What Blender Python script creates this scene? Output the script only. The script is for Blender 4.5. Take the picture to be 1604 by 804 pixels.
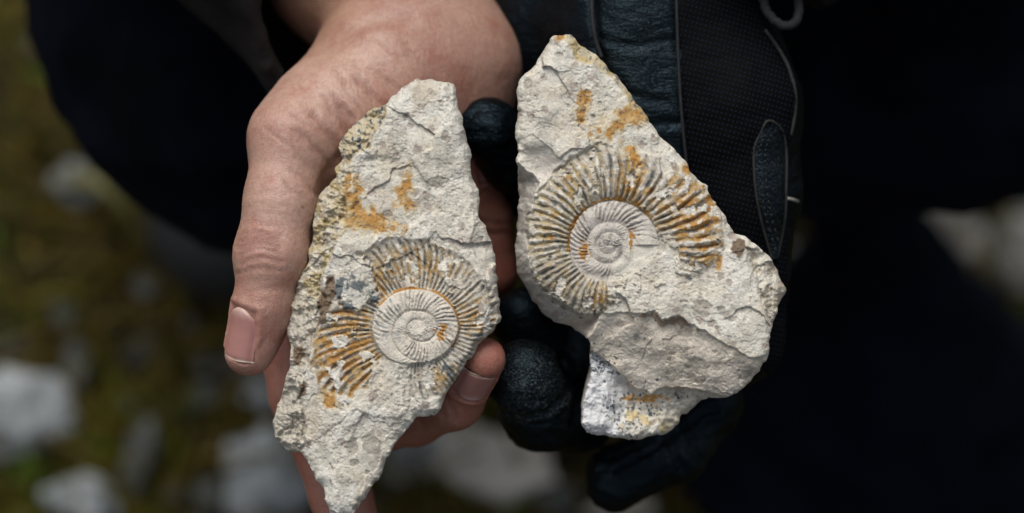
import bpy, math, random
import numpy as np
from mathutils import Matrix, Vector

for o in list(bpy.data.objects):
    bpy.data.objects.remove(o)
random.seed(7)
rng = np.random.default_rng(11)
scene = bpy.context.scene
COL = scene.collection

# ------------------------------------------------------------------ camera, sky, sun, exposure
PITCH = math.radians(62)
HAND_Z = 0.50                       # height of the held fossils above the ground
DIST = 620.0                        # camera to fossils, mm
WIDE = 280.0                        # width of the view at the fossils, mm
PXS = WIDE / 1604.0
cp, sp = math.cos(PITCH), math.sin(PITCH)
# frame of the two hands: x right, y away from the photographer and up, z up and back towards the photographer
FR = Matrix(((1, 0, 0, 0), (0, sp, -cp, 0), (0, cp, sp, HAND_Z), (0, 0, 0, 1)))
cam_d = bpy.data.cameras.new("camera")
cam = bpy.data.objects.new("camera", cam_d)
COL.objects.link(cam)
cam.matrix_world = FR @ Matrix.Translation((0, 0, DIST / 1000))
cam_d.sensor_width = 36.0
cam_d.sensor_fit = 'HORIZONTAL'
cam_d.lens = 36.0 * DIST / WIDE
cam_d.clip_start = 0.02
cam_d.clip_end = 500
cam_d.dof.use_dof = True
cam_d.dof.focus_distance = (DIST + 3) / 1000
cam_d.dof.aperture_fstop = 4.8
scene.camera = cam

SUN_EL, SUN_AZ = math.radians(68), math.radians(-22)     # azimuth from +y, clockwise
world = bpy.data.worlds.new("World")
scene.world = world
world.use_nodes = True
wn = world.node_tree
sky = wn.nodes.new("ShaderNodeTexSky")
sky.sky_type = 'NISHITA'
sky.sun_disc = False
sky.sun_elevation = SUN_EL
sky.sun_rotation = SUN_AZ
sky.air_density = 1.0
sky.dust_density = 4.0
sky.ozone_density = 1.0
hs = wn.nodes.new("ShaderNodeHueSaturation")
hs.inputs["Saturation"].default_value = 0.42
wn.links.new(sky.outputs[0], hs.inputs["Color"])
bgn = wn.nodes["Background"]
wn.links.new(hs.outputs[0], bgn.inputs[0])
bgn.inputs[1].default_value = 0.07
sun_d = bpy.data.lights.new("sun", 'SUN')
sun_d.energy = 1.5
sun_d.angle = math.radians(34)
sun_d.color = (1.0, 0.965, 0.92)
sun = bpy.data.objects.new("sun", sun_d)
COL.objects.link(sun)
sdir = Vector((math.sin(SUN_AZ) * math.cos(SUN_EL), math.cos(SUN_AZ) * math.cos(SUN_EL), math.sin(SUN_EL)))
sun.rotation_euler = sdir.to_track_quat('Z', 'Y').to_euler()
vs = scene.view_settings
vs.view_transform = 'Standard'
vs.look = 'None'
vs.gamma = 1.0
vs.use_curve_mapping = False
vs.exposure = 0.86
scene.cycles.max_bounces = 6
scene.cycles.use_denoising = True

# ------------------------------------------------------------------ numpy helpers
def P(px, py, w=0.0):
    """photo position + height above the fossils' plane (mm) -> mm in the hands' frame"""
    k = PXS * (1 - w / DIST)
    return np.array([(px - 802) * k, -(py - 402) * k, w], float)

def to_px(V):
    """mm in the hands' frame -> photo position"""
    k = PXS * (1 - V[:, 2] / DIST)
    return np.stack([V[:, 0] / k + 802, 402 - V[:, 1] / k], 1)

def _hash(ix, iy, iz, seed):
    h = (ix * 374761393 + iy * 668265263 + iz * 1442695041 + seed * 974634777) & 0xFFFFFFFF
    h = ((h ^ (h >> 13)) * 1274126177) & 0xFFFFFFFF
    h = ((h ^ (h >> 16)) * 2246822519) & 0xFFFFFFFF
    return h ^ (h >> 15)

_pr = np.random.default_rng(123)
PERM = np.concatenate([_pr.permutation(256)] * 2).astype(np.int32)
_g = _pr.normal(size=(256, 3)); G3 = _g / np.linalg.norm(_g, axis=1, keepdims=True)
_a = _pr.random(256) * 2 * math.pi; G2 = np.stack([np.cos(_a), np.sin(_a)], 1)

def noise3(p, seed=0):
    i = np.floor(p)
    f = p - i
    i = (i.astype(np.int32) + np.array([seed * 37, seed * 59, seed * 83], np.int32)[:p.shape[1]]) & 255
    j = (i + 1) & 255
    u = f * f * f * (f * (f * 6 - 15) + 10)
    r = 0.0
    if p.shape[1] == 2:
        for dx in (0, 1):
            a = PERM[j[:, 0] if dx else i[:, 0]]
            fx = f[:, 0] - dx; wx = u[:, 0] if dx else 1 - u[:, 0]
            for dy in (0, 1):
                g = G2[PERM[a + (j[:, 1] if dy else i[:, 1])]]
                wy = u[:, 1] if dy else 1 - u[:, 1]
                r = r + (g[:, 0] * fx + g[:, 1] * (f[:, 1] - dy)) * (wx * wy)
        return r * 1.45
    for dx in (0, 1):
        a = PERM[j[:, 0] if dx else i[:, 0]]
        fx = f[:, 0] - dx; wx = u[:, 0] if dx else 1 - u[:, 0]
        for dy in (0, 1):
            b = PERM[a + (j[:, 1] if dy else i[:, 1])]
            fy = f[:, 1] - dy; wxy = wx * (u[:, 1] if dy else 1 - u[:, 1])
            for dz in (0, 1):
                g = G3[PERM[b + (j[:, 2] if dz else i[:, 2])]]
                wz = u[:, 2] if dz else 1 - u[:, 2]
                r = r + (g[:, 0] * fx + g[:, 1] * fy + g[:, 2] * (f[:, 2] - dz)) * (wxy * wz)
    return r * 1.6

def fbm(p, scale, octaves=4, seed=0, gain=0.5):
    p = np.asarray(p, float)
    r = np.zeros(len(p)); a = 1.0; s = 1.0 / scale
    for k in range(octaves):
        r += a * noise3(p * s + 17.3 * k, seed + k * 13)
        a *= gain; s *= 2.03
    return r

def sstep(a, b, x):
    t = np.clip((x - a) / (b - a), 0, 1)
    return t * t * (3 - 2 * t)

def voro2(p, scale, seed=0):
    """nearest feature point: random id (0..1), second random, local offset, F1, F2"""
    q = p / scale
    i = np.floor(q).astype(np.int64)
    n = len(q)
    best = np.full(n, 9.0); sec = np.full(n, 9.0)
    rid = np.zeros(n); rid2 = np.zeros(n); off = np.zeros((n, 2))
    for dx in (-1, 0, 1):
        for dy in (-1, 0, 1):
            cx, cy = i[:, 0] + dx, i[:, 1] + dy
            h = _hash(cx, cy, cx * 0, seed)
            fx = cx + (h & 1023) / 1023.0
            fy = cy + ((h >> 10) & 1023) / 1023.0
            ddx, ddy = q[:, 0] - fx, q[:, 1] - fy
            d = np.hypot(ddx, ddy)
            m = d < best
            sec = np.where(m, best, np.minimum(sec, d))
            best = np.where(m, d, best)
            h2 = _hash(cx, cy, cx * 0 + 5, seed + 77)
            rid = np.where(m, (h2 & 4095) / 4095.0, rid)
            rid2 = np.where(m, ((h2 >> 12) & 4095) / 4095.0, rid2)
            off = np.where(m[:, None], np.stack([ddx, ddy], 1), off)
    return rid, rid2, off, best, sec

def poly_sdf(p, poly, chunk=4000):
    """signed distance to a closed polygon, negative inside, and the nearest outline point"""
    p = np.asarray(p, np.float32)
    A = np.asarray(poly, np.float32); B = np.roll(A, -1, 0)
    E = B - A; L = np.maximum((E ** 2).sum(1), 1e-9)
    D = np.empty(len(p)); N = np.empty((len(p), 2))
    for s in range(0, len(p), chunk):
        q = p[s:s + chunk]
        wx = q[:, 0, None] - A[None, :, 0]; wy = q[:, 1, None] - A[None, :, 1]
        t = np.clip((wx * E[:, 0] + wy * E[:, 1]) / L, 0, 1)
        ex = wx - t * E[:, 0]; ey = wy - t * E[:, 1]
        dd = ex * ex + ey * ey
        k = dd.argmin(1)
        r = np.arange(len(q))
        N[s:s + chunk, 0] = q[:, 0] - ex[r, k]; N[s:s + chunk, 1] = q[:, 1] - ey[r, k]
        c1 = (A[None, :, 1] <= q[:, None, 1]); c2 = (B[None, :, 1] > q[:, None, 1])
        cr = E[None, :, 0] * wy - E[None, :, 1] * wx
        wn_ = ((c1 & c2 & (cr > 0)).sum(1) - ((~c1) & (~c2) & (cr < 0)).sum(1))
        D[s:s + chunk] = np.sqrt(dd[r, k]) * np.where(wn_ != 0, -1, 1)
    return D, N

def line_dist(p, pts):
    A = np.asarray(pts, float)
    d = np.full(len(p), 1e9)
    for a, b in zip(A[:-1], A[1:]):
        e = b - a; w = p - a
        t = np.clip((w @ e) / max(e @ e, 1e-9), 0, 1)
        d = np.minimum(d, np.hypot(*(w - t[:, None] * e).T))
    return d

def blob(p, cx, cy, rx, ry, ang=0.0):
    a = math.radians(ang); c, s = math.cos(a), math.sin(a)
    x = (p[:, 0] - cx) * c + (p[:, 1] - cy) * s
    y = -(p[:, 0] - cx) * s + (p[:, 1] - cy) * c
    return np.exp(-((x / rx) ** 2 + (y / ry) ** 2))

def srgb(r, g, b):
    v = np.array([r, g, b], float) / 255
    return np.where(v <= 0.04045, v / 12.92, ((v + 0.055) / 1.055) ** 2.4)

# ------------------------------------------------------------------ signed-distance modelling
class Cone:
    def __init__(s, a, b, ra, rb):
        s.a, s.b, s.ra, s.rb = np.asarray(a, float), np.asarray(b, float), ra, rb
    def __call__(s, p):
        e = s.b - s.a
        q = p - s.a
        t = np.minimum(np.maximum((q @ e) / max(e @ e, 1e-9), 0), 1)
        q = q - t[:, None] * e
        return np.sqrt(np.einsum('ij,ij->i', q, q)) - (s.ra + (s.rb - s.ra) * t)

class Ell:
    def __init__(s, c, r, axes=None):
        s.c, s.r = np.asarray(c, float), np.asarray(r, float)
        s.m = np.eye(3) if axes is None else np.asarray(axes, float)
    def __call__(s, p):
        q = (p - s.c) @ s.m.T
        k0 = np.sqrt(((q / s.r) ** 2).sum(1)); k1 = np.sqrt(((q / s.r ** 2) ** 2).sum(1))
        return k0 * (k0 - 1) / np.maximum(k1, 1e-9)

def smin(a, b, k):
    h = np.minimum(np.maximum(0.5 + (b - a) * (0.5 / k), 0), 1)
    return b + (a - b) * h - k * h * (1 - h)

def union(k, *fs):
    def f(p):
        d = fs[0](p)
        for g in fs[1:]:
            d = smin(d, g(p), k)
        return d
    return f

def chain(pts, radii, k=3.0):
    return union(k, *[Cone(pts[i], pts[i + 1], radii[i], radii[i + 1]) for i in range(len(pts) - 1)])

def surface(f, lo, hi, h, refine=0):
    """surface nets of the zero level of f, then optional refinement, all projected on the level set"""
    lo = np.asarray(lo, float); hi = np.asarray(hi, float)
    n = np.ceil((hi - lo) / h).astype(int) + 1
    xs = [lo[i] + h * np.arange(n[i]) for i in range(3)]
    B = 4
    nb = (n + B - 1) // B
    bc = np.stack(np.meshgrid(*[np.arange(k) for k in nb], indexing='ij'), -1).reshape(-1, 3)
    cv = np.concatenate([f(lo + h * (c * B + (B - 1) / 2)) for c in np.array_split(bc, max(1, len(bc) // 60000))])
    near = np.abs(cv) < h * B * 1.25 + 2.0
    V = np.repeat(np.repeat(np.repeat(cv.reshape(nb), B, 0), B, 1), B, 2)
    off = np.stack(np.meshgrid(*[np.arange(B)] * 3, indexing='ij'), -1).reshape(-1, 3)
    for c in np.array_split(bc[near], max(1, near.sum() // 4000)):
        if len(c):
            g = (c[:, None] * B + off).reshape(-1, 3)
            V[tuple(g.T)] = f(lo + h * g)
    V = V[:n[0], :n[1], :n[2]]
    S = V < 0
    cnt = np.zeros(n - 1, int)
    for c in range(8):
        dx, dy, dz = c & 1, c >> 1 & 1, c >> 2 & 1
        cnt += S[dx:n[0] - 1 + dx, dy:n[1] - 1 + dy, dz:n[2] - 1 + dz]
    act = np.argwhere((cnt > 0) & (cnt < 8))
    idx = -np.ones(n - 1, int)
    idx[tuple(act.T)] = np.arange(len(act))
    acc = np.zeros((len(act), 3)); num = np.zeros(len(act))
    for ax in range(3):
        for c in range(4):
            o = [0, 0, 0]; oth = [k for k in range(3) if k != ax]
            o[oth[0]] = c & 1; o[oth[1]] = c >> 1
            a = act + o; b = a.copy(); b[:, ax] += 1
            va, vb = V[tuple(a.T)], V[tuple(b.T)]
            m = (va < 0) != (vb < 0)
            t = np.where(m, va / np.where(m, va - vb, 1), 0)
            q = a.astype(float); q[:, ax] += t
            acc += np.where(m[:, None], q, 0); num += m
    verts = lo + h * acc / num[:, None]
    faces = []
    for ax in range(3):
        sl0 = [slice(None)] * 3; sl1 = [slice(None)] * 3
        sl0[ax] = slice(0, n[ax] - 1); sl1[ax] = slice(1, n[ax])
        s0, s1 = S[tuple(sl0)], S[tuple(sl1)]
        e = np.argwhere(s0 != s1)
        oth = [(ax + 1) % 3, (ax + 2) % 3]
        ok = np.ones(len(e), bool)
        for k in oth:
            ok &= (e[:, k] > 0) & (e[:, k] < n[k] - 1)
        e = e[ok]
        q = []
        for da, db in ((-1, -1), (0, -1), (0, 0), (-1, 0)):
            c = e.copy(); c[:, oth[0]] += da; c[:, oth[1]] += db
            q.append(idx[tuple(c.T)])
        q = np.stack(q, 1)
        flip = ~s0[tuple(e.T)]
        q[flip] = q[flip][:, ::-1]
        faces.append(q)
    faces = np.concatenate(faces)
    faces = faces[(faces >= 0).all(1)]
    verts = project(f, verts, 2, h)
    for _ in range(refine):
        verts, faces = subdivide(verts, faces)
        verts = project(f, verts, 1, h)
    return verts, faces

def grad(f, v, e=0.05):
    g = np.stack([f(v + d) - f(v - d) for d in np.eye(3) * e], 1)
    return g / np.maximum(np.linalg.norm(g, axis=1, keepdims=True), 1e-9)

def project(f, v, it, h):
    for _ in range(it):
        v = v - grad(f, v) * np.clip(f(v), -h, h)[:, None]
    return v

def subdivide(v, q):
    e = np.concatenate([q[:, [0, 1]], q[:, [1, 2]], q[:, [2, 3]], q[:, [3, 0]]])
    e.sort(1)
    key = e[:, 0] * (len(v) + 1) + e[:, 1]
    u, first, inv = np.unique(key, return_index=True, return_inverse=True)
    em = (v[e[first, 0]] + v[e[first, 1]]) / 2
    fm = v[q].mean(1)
    n, nf = len(v), len(q)
    ei = inv.reshape(4, nf) + n
    fi = np.arange(nf) + n + len(em)
    out = np.concatenate([np.stack([q[:, i], ei[i], fi, ei[(i + 3) % 4]], 1) for i in range(4)])
    return np.concatenate([v, em, fm]), out

# ------------------------------------------------------------------ Blender helpers
def mesh_obj(name, V, F, mat, parent=None, world=None, smooth=True, col=None, mm=True, normals=None, attrs=None):
    V = np.asarray(V, float) * (0.001 if mm else 1.0)
    me = bpy.data.meshes.new(name)
    if isinstance(F, np.ndarray):
        k = F.shape[1]
        me.vertices.add(len(V)); me.vertices.foreach_set("co", V.ravel())
        me.loops.add(F.size); me.loops.foreach_set("vertex_index", F.ravel().astype(np.int32))
        me.polygons.add(len(F))
        me.polygons.foreach_set("loop_start", np.arange(0, F.size, k, dtype=np.int32))
        me.update(calc_edges=True)
    else:
        me.from_pydata([tuple(v) for v in V], [], [tuple(f) for f in F])
        me.update()
    me.validate(clean_customdata=False)
    me.polygons.foreach_set("use_smooth", np.full(len(me.polygons), smooth))
    if col is not None:
        a = me.color_attributes.new("pigment", 'FLOAT_COLOR', 'POINT')
        c = np.ones((len(V), 4)); c[:, :3] = col
        a.data.foreach_set("color", c.ravel())
    for k_, v_ in (attrs or {}).items():
        a = me.attributes.new(k_, 'FLOAT', 'POINT')
        a.data.foreach_set("value", np.asarray(v_, float))
    if normals is not None:
        me.normals_split_custom_set_from_vertices([tuple(n_) for n_ in normals])
    me.materials.append(mat)
    o = bpy.data.objects.new(name, me)
    COL.objects.link(o)
    if parent is not None:
        o.parent = parent
    elif world is not None:
        o.matrix_world = world
    return o

def tag(o, label=None, cat=None, group=None, kind=None):
    for k, v in (("label", label), ("category", cat), ("group", group), ("kind", kind)):
        if v:
            o[k] = v
    return o

def submesh(V, F, mask):
    """keep the faces under mask, reindexed"""
    f = F[mask]
    u, inv = np.unique(f, return_inverse=True)
    return u, inv.reshape(f.shape)

def vert_normals(V, F):
    a, b, c, d = (V[F[:, i]] for i in range(4))
    n = np.cross(c - a, d - b)
    r = np.zeros_like(V)
    for i in range(4):
        for k in range(3):
            r[:, k] += np.bincount(F[:, i], n[:, k], len(V))
    return r / np.maximum(np.linalg.norm(r, axis=1, keepdims=True), 1e-12)

def tube(pts, r, sides=8, closed=False):
    pts = np.asarray(pts, float); n = len(pts)
    V, F = [], []
    up = np.array([0.1, 0.2, 1.0])
    rr = np.broadcast_to(np.asarray(r, float), (n,))
    for i in range(n):
        t = pts[(i + 1) % n if closed else min(i + 1, n - 1)] - pts[(i - 1) if (closed or i) else 0]
        t = t / max(np.linalg.norm(t), 1e-9)
        a = np.cross(t, up); a /= max(np.linalg.norm(a), 1e-9); b = np.cross(a, t)
        for k in range(sides):
            th = 2 * math.pi * k / sides
            V.append(pts[i] + rr[i] * (math.cos(th) * a + math.sin(th) * b))
    for i in range(n if closed else n - 1):
        j = (i + 1) % n
        for k in range(sides):
            l = (k + 1) % sides
            F.append((i * sides + k, i * sides + l, j * sides + l, j * sides + k))
    if not closed:
        F.append(tuple(range(sides))[::-1]); F.append(tuple((n - 1) * sides + k for k in range(sides)))
    return np.array(V), F

# ------------------------------------------------------------------ materials
def new_mat(name):
    m = bpy.data.materials.new(name)
    m.use_nodes = True
    nt = m.node_tree
    return m, nt, nt.nodes["Principled BSDF"]

def N(nt, kind, **kw):
    n = nt.nodes.new(kind)
    for k, v in kw.items():
        if hasattr(n, k):
            setattr(n, k, v)
        else:
            n.inputs[k.replace('_', ' ')].default_value = v
    return n

def attr_color(nt):
    a = N(nt, "ShaderNodeAttribute"); a.attribute_name = "pigment"
    return a.outputs["Color"]

def coords(nt, scale=1000.0):
    tc = N(nt, "ShaderNodeTexCoord")
    mp = N(nt, "ShaderNodeMapping"); mp.inputs["Scale"].default_value = (scale,) * 3
    nt.links.new(tc.outputs["Object"], mp.inputs["Vector"])
    return mp.outputs[0]                                   # object space in mm

def bump_chain(nt, items, bsdf):
    prev = None
    for sock, dist, strength in items:
        b = N(nt, "ShaderNodeBump"); b.inputs["Distance"].default_value = dist
        b.inputs["Strength"].default_value = strength
        nt.links.new(sock, b.inputs["Height"])
        if prev:
            nt.links.new(prev, b.inputs["Normal"])
        prev = b.outputs[0]
    nt.links.new(prev, bsdf.inputs["Normal"])

def mix(nt, fac, a, b, blend='MIX'):
    m = N(nt, "ShaderNodeMix"); m.data_type = 'RGBA'; m.blend_type = blend
    for sock, v in ((m.inputs[0], fac), (m.inputs[6], a), (m.inputs[7], b)):
        if isinstance(v, bpy.types.NodeSocket):
            nt.links.new(v, sock)
        elif isinstance(v, (int, float)):
            sock.default_value = v
        else:
            sock.default_value = (*v, 1)
    return m.outputs[2]

def ramp(nt, sock, *stops):
    r = N(nt, "ShaderNodeValToRGB")
    while len(r.color_ramp.elements) < len(stops):
        r.color_ramp.elements.new(0.5)
    for e, (pos, c) in zip(r.color_ramp.elements, stops):
        e.position = pos
        e.color = (c, c, c, 1) if isinstance(c, (int, float)) else (*c, 1)
    nt.links.new(sock, r.inputs[0])
    return r.outputs[0]

def limestone_material():
    m, nt, b = new_mat("fossil_limestone")
    c = coords(nt)
    n1 = N(nt, "ShaderNodeTexNoise", Scale=2.0, Detail=6.0, Roughness=0.8)
    n2 = N(nt, "ShaderNodeTexNoise", Scale=0.45, Detail=5.0, Roughness=0.65)
    v = N(nt, "ShaderNodeTexVoronoi", Scale=1.6)
    for n in (n1, n2, v):
        nt.links.new(c, n.inputs["Vector"])
    g = ramp(nt, n1.outputs["Fac"], (0.28, 0.78), (0.5, 1.0), (0.72, 1.14))
    g2 = ramp(nt, n2.outputs["Fac"], (0.3, 0.86), (0.7, 1.1))
    col = mix(nt, 1.0, attr_color(nt), g, 'MULTIPLY')
    col = mix(nt, 1.0, col, g2, 'MULTIPLY')
    nt.links.new(col, b.inputs["Base Color"])
    b.inputs["Roughness"].default_value = 0.82
    b.inputs["Specular IOR Level"].default_value = 0.35
    bump_chain(nt, [(n2.outputs["Fac"], 0.0007, 0.35), (n1.outputs["Fac"], 0.0004, 0.7), (v.outputs["Distance"], 0.0002, 0.4)], b)
    return m

def skin_material():
    m, nt, b = new_mat("skin")
    c = coords(nt)
    n1 = N(nt, "ShaderNodeTexNoise", Scale=0.10, Detail=5.0, Roughness=0.6)
    n3 = N(nt, "ShaderNodeTexNoise", Scale=0.9, Detail=3.0, Roughness=0.6)
    v = N(nt, "ShaderNodeTexVoronoi", Scale=1.3)
    v.feature = 'DISTANCE_TO_EDGE'
    w = N(nt, "ShaderNodeTexNoise", Scale=0.45, Detail=4.0, Roughness=0.6)
    for n in (n1, n3, v, w):
        nt.links.new(c, n.inputs["Vector"])
    tint = ramp(nt, n1.outputs["Fac"], (0.3, (0.84, 0.66, 0.63)), (0.5, (1, 1, 1)), (0.70, (1.10, 1.13, 1.12)))
    col = mix(nt, 1.0, attr_color(nt), tint, 'MULTIPLY')
    fine = ramp(nt, n3.outputs["Fac"], (0.3, (0.88, 0.80, 0.79)), (0.6, (1.05, 1.05, 1.05)))
    col = mix(nt, 1.0, col, fine, 'MULTIPLY')
    nt.links.new(col, b.inputs["Base Color"])
    b.inputs["Roughness"].default_value = 0.44
    b.inputs["Specular IOR Level"].default_value = 0.45
    b.inputs["Subsurface Weight"].default_value = 0.35
    b.inputs["Subsurface Radius"].default_value = (1.0, 0.35, 0.2)
    b.inputs["Subsurface Scale"].default_value = 0.0022
    e = ramp(nt, v.outputs["Distance"], (0.0, 0.0), (0.18, 1.0))
    fm = N(nt, "ShaderNodeMapping"); fm.inputs["Scale"].default_value = (1.6, 0.35, 0.8); fm.inputs["Rotation"].default_value = (0, 0, math.radians(40))
    nt.links.new(c, fm.inputs["Vector"])
    fl = N(nt, "ShaderNodeTexNoise", Scale=0.8, Detail=3.0, Roughness=0.55)
    nt.links.new(fm.outputs[0], fl.inputs["Vector"])
    bump_chain(nt, [(w.outputs["Fac"], 0.0006, 0.35), (fl.outputs["Fac"], 0.0005, 0.28), (e, 0.00007, 0.6)], b)
    return m

def nail_material():
    m, nt, b = new_mat("fingernail")
    c = coords(nt)
    n1 = N(nt, "ShaderNodeTexNoise", Scale=0.5, Detail=3.0)
    nt.links.new(c, n1.inputs["Vector"])
    g = ramp(nt, n1.outputs["Fac"], (0.3, 0.93), (0.7, 1.05))
    nt.links.new(mix(nt, 1.0, attr_color(nt), g, 'MULTIPLY'), b.inputs["Base Color"])
    b.inputs["Roughness"].default_value = 0.36
    b.inputs["Specular IOR Level"].default_value = 0.3
    b.inputs["Subsurface Weight"].default_value = 0.2
    b.inputs["Subsurface Radius"].default_value = (1.0, 0.4, 0.3)
    b.inputs["Subsurface Scale"].default_value = 0.0012
    return m

def leather_material(name="glove_leather", dust=0.0):
    m, nt, b = new_mat(name)
    c = coords(nt)
    st = N(nt, "ShaderNodeMapping"); st.inputs["Scale"].default_value = (0.55, 1.25, 0.8)
    st.inputs["Rotation"].default_value = (0, 0, math.radians(-12))
    nt.links.new(c, st.inputs["Vector"])
    wob = N(nt, "ShaderNodeTexNoise", Scale=0.35, Detail=4.0)
    nt.links.new(c, wob.inputs["Vector"])
    wv = mix(nt, 0.25, st.outputs[0], wob.outputs["Color"], 'ADD')
    v = N(nt, "ShaderNodeTexVoronoi", Scale=0.62)
    v.feature = 'DISTANCE_TO_EDGE'
    nt.links.new(wv, v.inputs["Vector"])
    v2 = N(nt, "ShaderNodeTexVoronoi", Scale=1.7)
    v2.feature = 'DISTANCE_TO_EDGE'
    nt.links.new(c, v2.inputs["Vector"])
    big = N(nt, "ShaderNodeTexNoise", Scale=0.12, Detail=5.0, Roughness=0.65)
    nt.links.new(st.outputs[0], big.inputs["Vector"])
    dn = N(nt, "ShaderNodeTexNoise", Scale=1.9, Detail=6.0, Roughness=0.75)
    nt.links.new(c, dn.inputs["Vector"])
    base = ramp(nt, big.outputs["Fac"], (0.3, (0.0003, 0.0005, 0.0009)), (0.7, (0.0009, 0.0018, 0.0032)))
    if dust:
        a = N(nt, "ShaderNodeAttribute"); a.attribute_name = "dust"
        d = ramp(nt, dn.outputs["Fac"], (0.52, 0.0), (0.66, 1.0))
        mu = N(nt, "ShaderNodeMath"); mu.operation = 'MULTIPLY'
        nt.links.new(d, mu.inputs[0]); nt.links.new(a.outputs["Fac"], mu.inputs[1])
        base = mix(nt, mu.outputs[0], base, (0.13, 0.15, 0.155))
    nt.links.new(base, b.inputs["Base Color"])
    nt.links.new(ramp(nt, big.outputs["Fac"], (0.3, 0.36), (0.7, 0.50)), b.inputs["Roughness"])
    b.inputs["Specular IOR Level"].default_value = 0.20
    b.inputs["Specular Tint"].default_value = (0.50, 0.80, 1.0, 1)
    e = ramp(nt, v.outputs["Distance"], (0.0, 0.0), (0.12, 0.8), (0.4, 1.0))
    e2 = ramp(nt, v2.outputs["Distance"], (0.0, 0.0), (0.2, 1.0))
    bump_chain(nt, [(big.outputs["Fac"], 0.003, 0.5), (e, 0.00022, 0.45), (e2, 0.00006, 0.4)], b)
    return m

def fabric_material(name, c0, c1, weave=0.35, rough=0.9, fold=0.004):
    m, nt, b = new_mat(name)
    c = coords(nt)
    n1 = N(nt, "ShaderNodeTexNoise", Scale=0.02, Detail=5.0, Roughness=0.6)
    n2 = N(nt, "ShaderNodeTexNoise", Scale=weave, Detail=4.0, Roughness=0.7)
    for n in (n1, n2):
        nt.links.new(c, n.inputs["Vector"])
    nt.links.new(ramp(nt, n1.outputs["Fac"], (0.35, c0), (0.65, c1)), b.inputs["Base Color"])
    b.inputs["Roughness"].default_value = rough
    b.inputs["Specular IOR Level"].default_value = 0.06
    bump_chain(nt, [(n1.outputs["Fac"], fold, 0.6), (n2.outputs["Fac"], 0.0006, 0.5)], b)
    return m

def mesh_fabric_material():
    m, nt, b = new_mat("glove_air_mesh")
    c = coords(nt)
    wob = N(nt, "ShaderNodeTexNoise", Scale=0.03, Detail=2.0)
    nt.links.new(c, wob.inputs["Vector"])
    wv = mix(nt, 3.0, c, wob.outputs["Color"], 'ADD')
    mp = N(nt, "ShaderNodeMapping"); mp.inputs["Rotation"].default_value = (0, 0, math.radians(14))
    nt.links.new(wv, mp.inputs["Vector"])
    sx = N(nt, "ShaderNodeSeparateXYZ"); nt.links.new(mp.outputs[0], sx.inputs[0])
    def wave(sock, period):
        mu = N(nt, "ShaderNodeMath"); mu.operation = 'MULTIPLY'; mu.inputs[1].default_value = 2 * math.pi / period
        nt.links.new(sock, mu.inputs[0])
        s = N(nt, "ShaderNodeMath"); s.operation = 'SINE'; nt.links.new(mu.outputs[0], s.inputs[0])
        q = N(nt, "ShaderNodeMath"); q.operation = 'MULTIPLY_ADD'; q.inputs[1].default_value = 0.5; q.inputs[2].default_value = 0.5
        nt.links.new(s.outputs[0], q.inputs[0])
        return q.outputs[0]
    mm_ = N(nt, "ShaderNodeMath"); mm_.operation = 'MULTIPLY'
    nt.links.new(wave(sx.outputs[0], 1.25), mm_.inputs[0]); nt.links.new(wave(sx.outputs[1], 1.45), mm_.inputs[1])
    dots = ramp(nt, mm_.outputs[0], (0.35, 0.0), (0.8, 1.0))
    nt.links.new(mix(nt, dots, (0.0004, 0.0005, 0.0008), (0.006, 0.009, 0.018)), b.inputs["Base Color"])
    b.inputs["Roughness"].default_value = 0.75
    b.inputs["Specular IOR Level"].default_value = 0.08
    bump_chain(nt, [(dots, 0.0005, 0.8)], b)
    return m

def plain_material(name, c, rough=0.7, noise=0.25, scale=1.0):
    m, nt, b = new_mat(name)
    n = N(nt, "ShaderNodeTexNoise", Scale=scale, Detail=4.0)
    nt.links.new(coords(nt), n.inputs["Vector"])
    c = np.asarray(c, float)
    nt.links.new(ramp(nt, n.outputs["Fac"], (0.3, tuple(c * (1 - noise))), (0.7, tuple(c * (1 + noise)))), b.inputs["Base Color"])
    b.inputs["Roughness"].default_value = rough
    bump_chain(nt, [(n.outputs["Fac"], 0.0004, 0.5)], b)
    return m

def stone_material(name, c0, c1):
    m, nt, b = new_mat(name)
    c = coords(nt)
    n1 = N(nt, "ShaderNodeTexNoise", Scale=0.05, Detail=6.0, Roughness=0.65)
    n2 = N(nt, "ShaderNodeTexNoise", Scale=0.35, Detail=5.0, Roughness=0.7)
    for n in (n1, n2):
        nt.links.new(c, n.inputs["Vector"])
    col = ramp(nt, n1.outputs["Fac"], (0.32, c0), (0.62, c1))
    col = mix(nt, 1.0, col, ramp(nt, n2.outputs["Fac"], (0.3, 0.6), (0.6, 1.05)), 'MULTIPLY')
    nt.links.new(col, b.inputs["Base Color"])
    b.inputs["Roughness"].default_value = 0.85
    bump_chain(nt, [(n1.outputs["Fac"], 0.006, 0.6), (n2.outputs["Fac"], 0.001, 0.7)], b)
    b.inputs["Specular IOR Level"].default_value = 0.12
    return m

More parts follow.
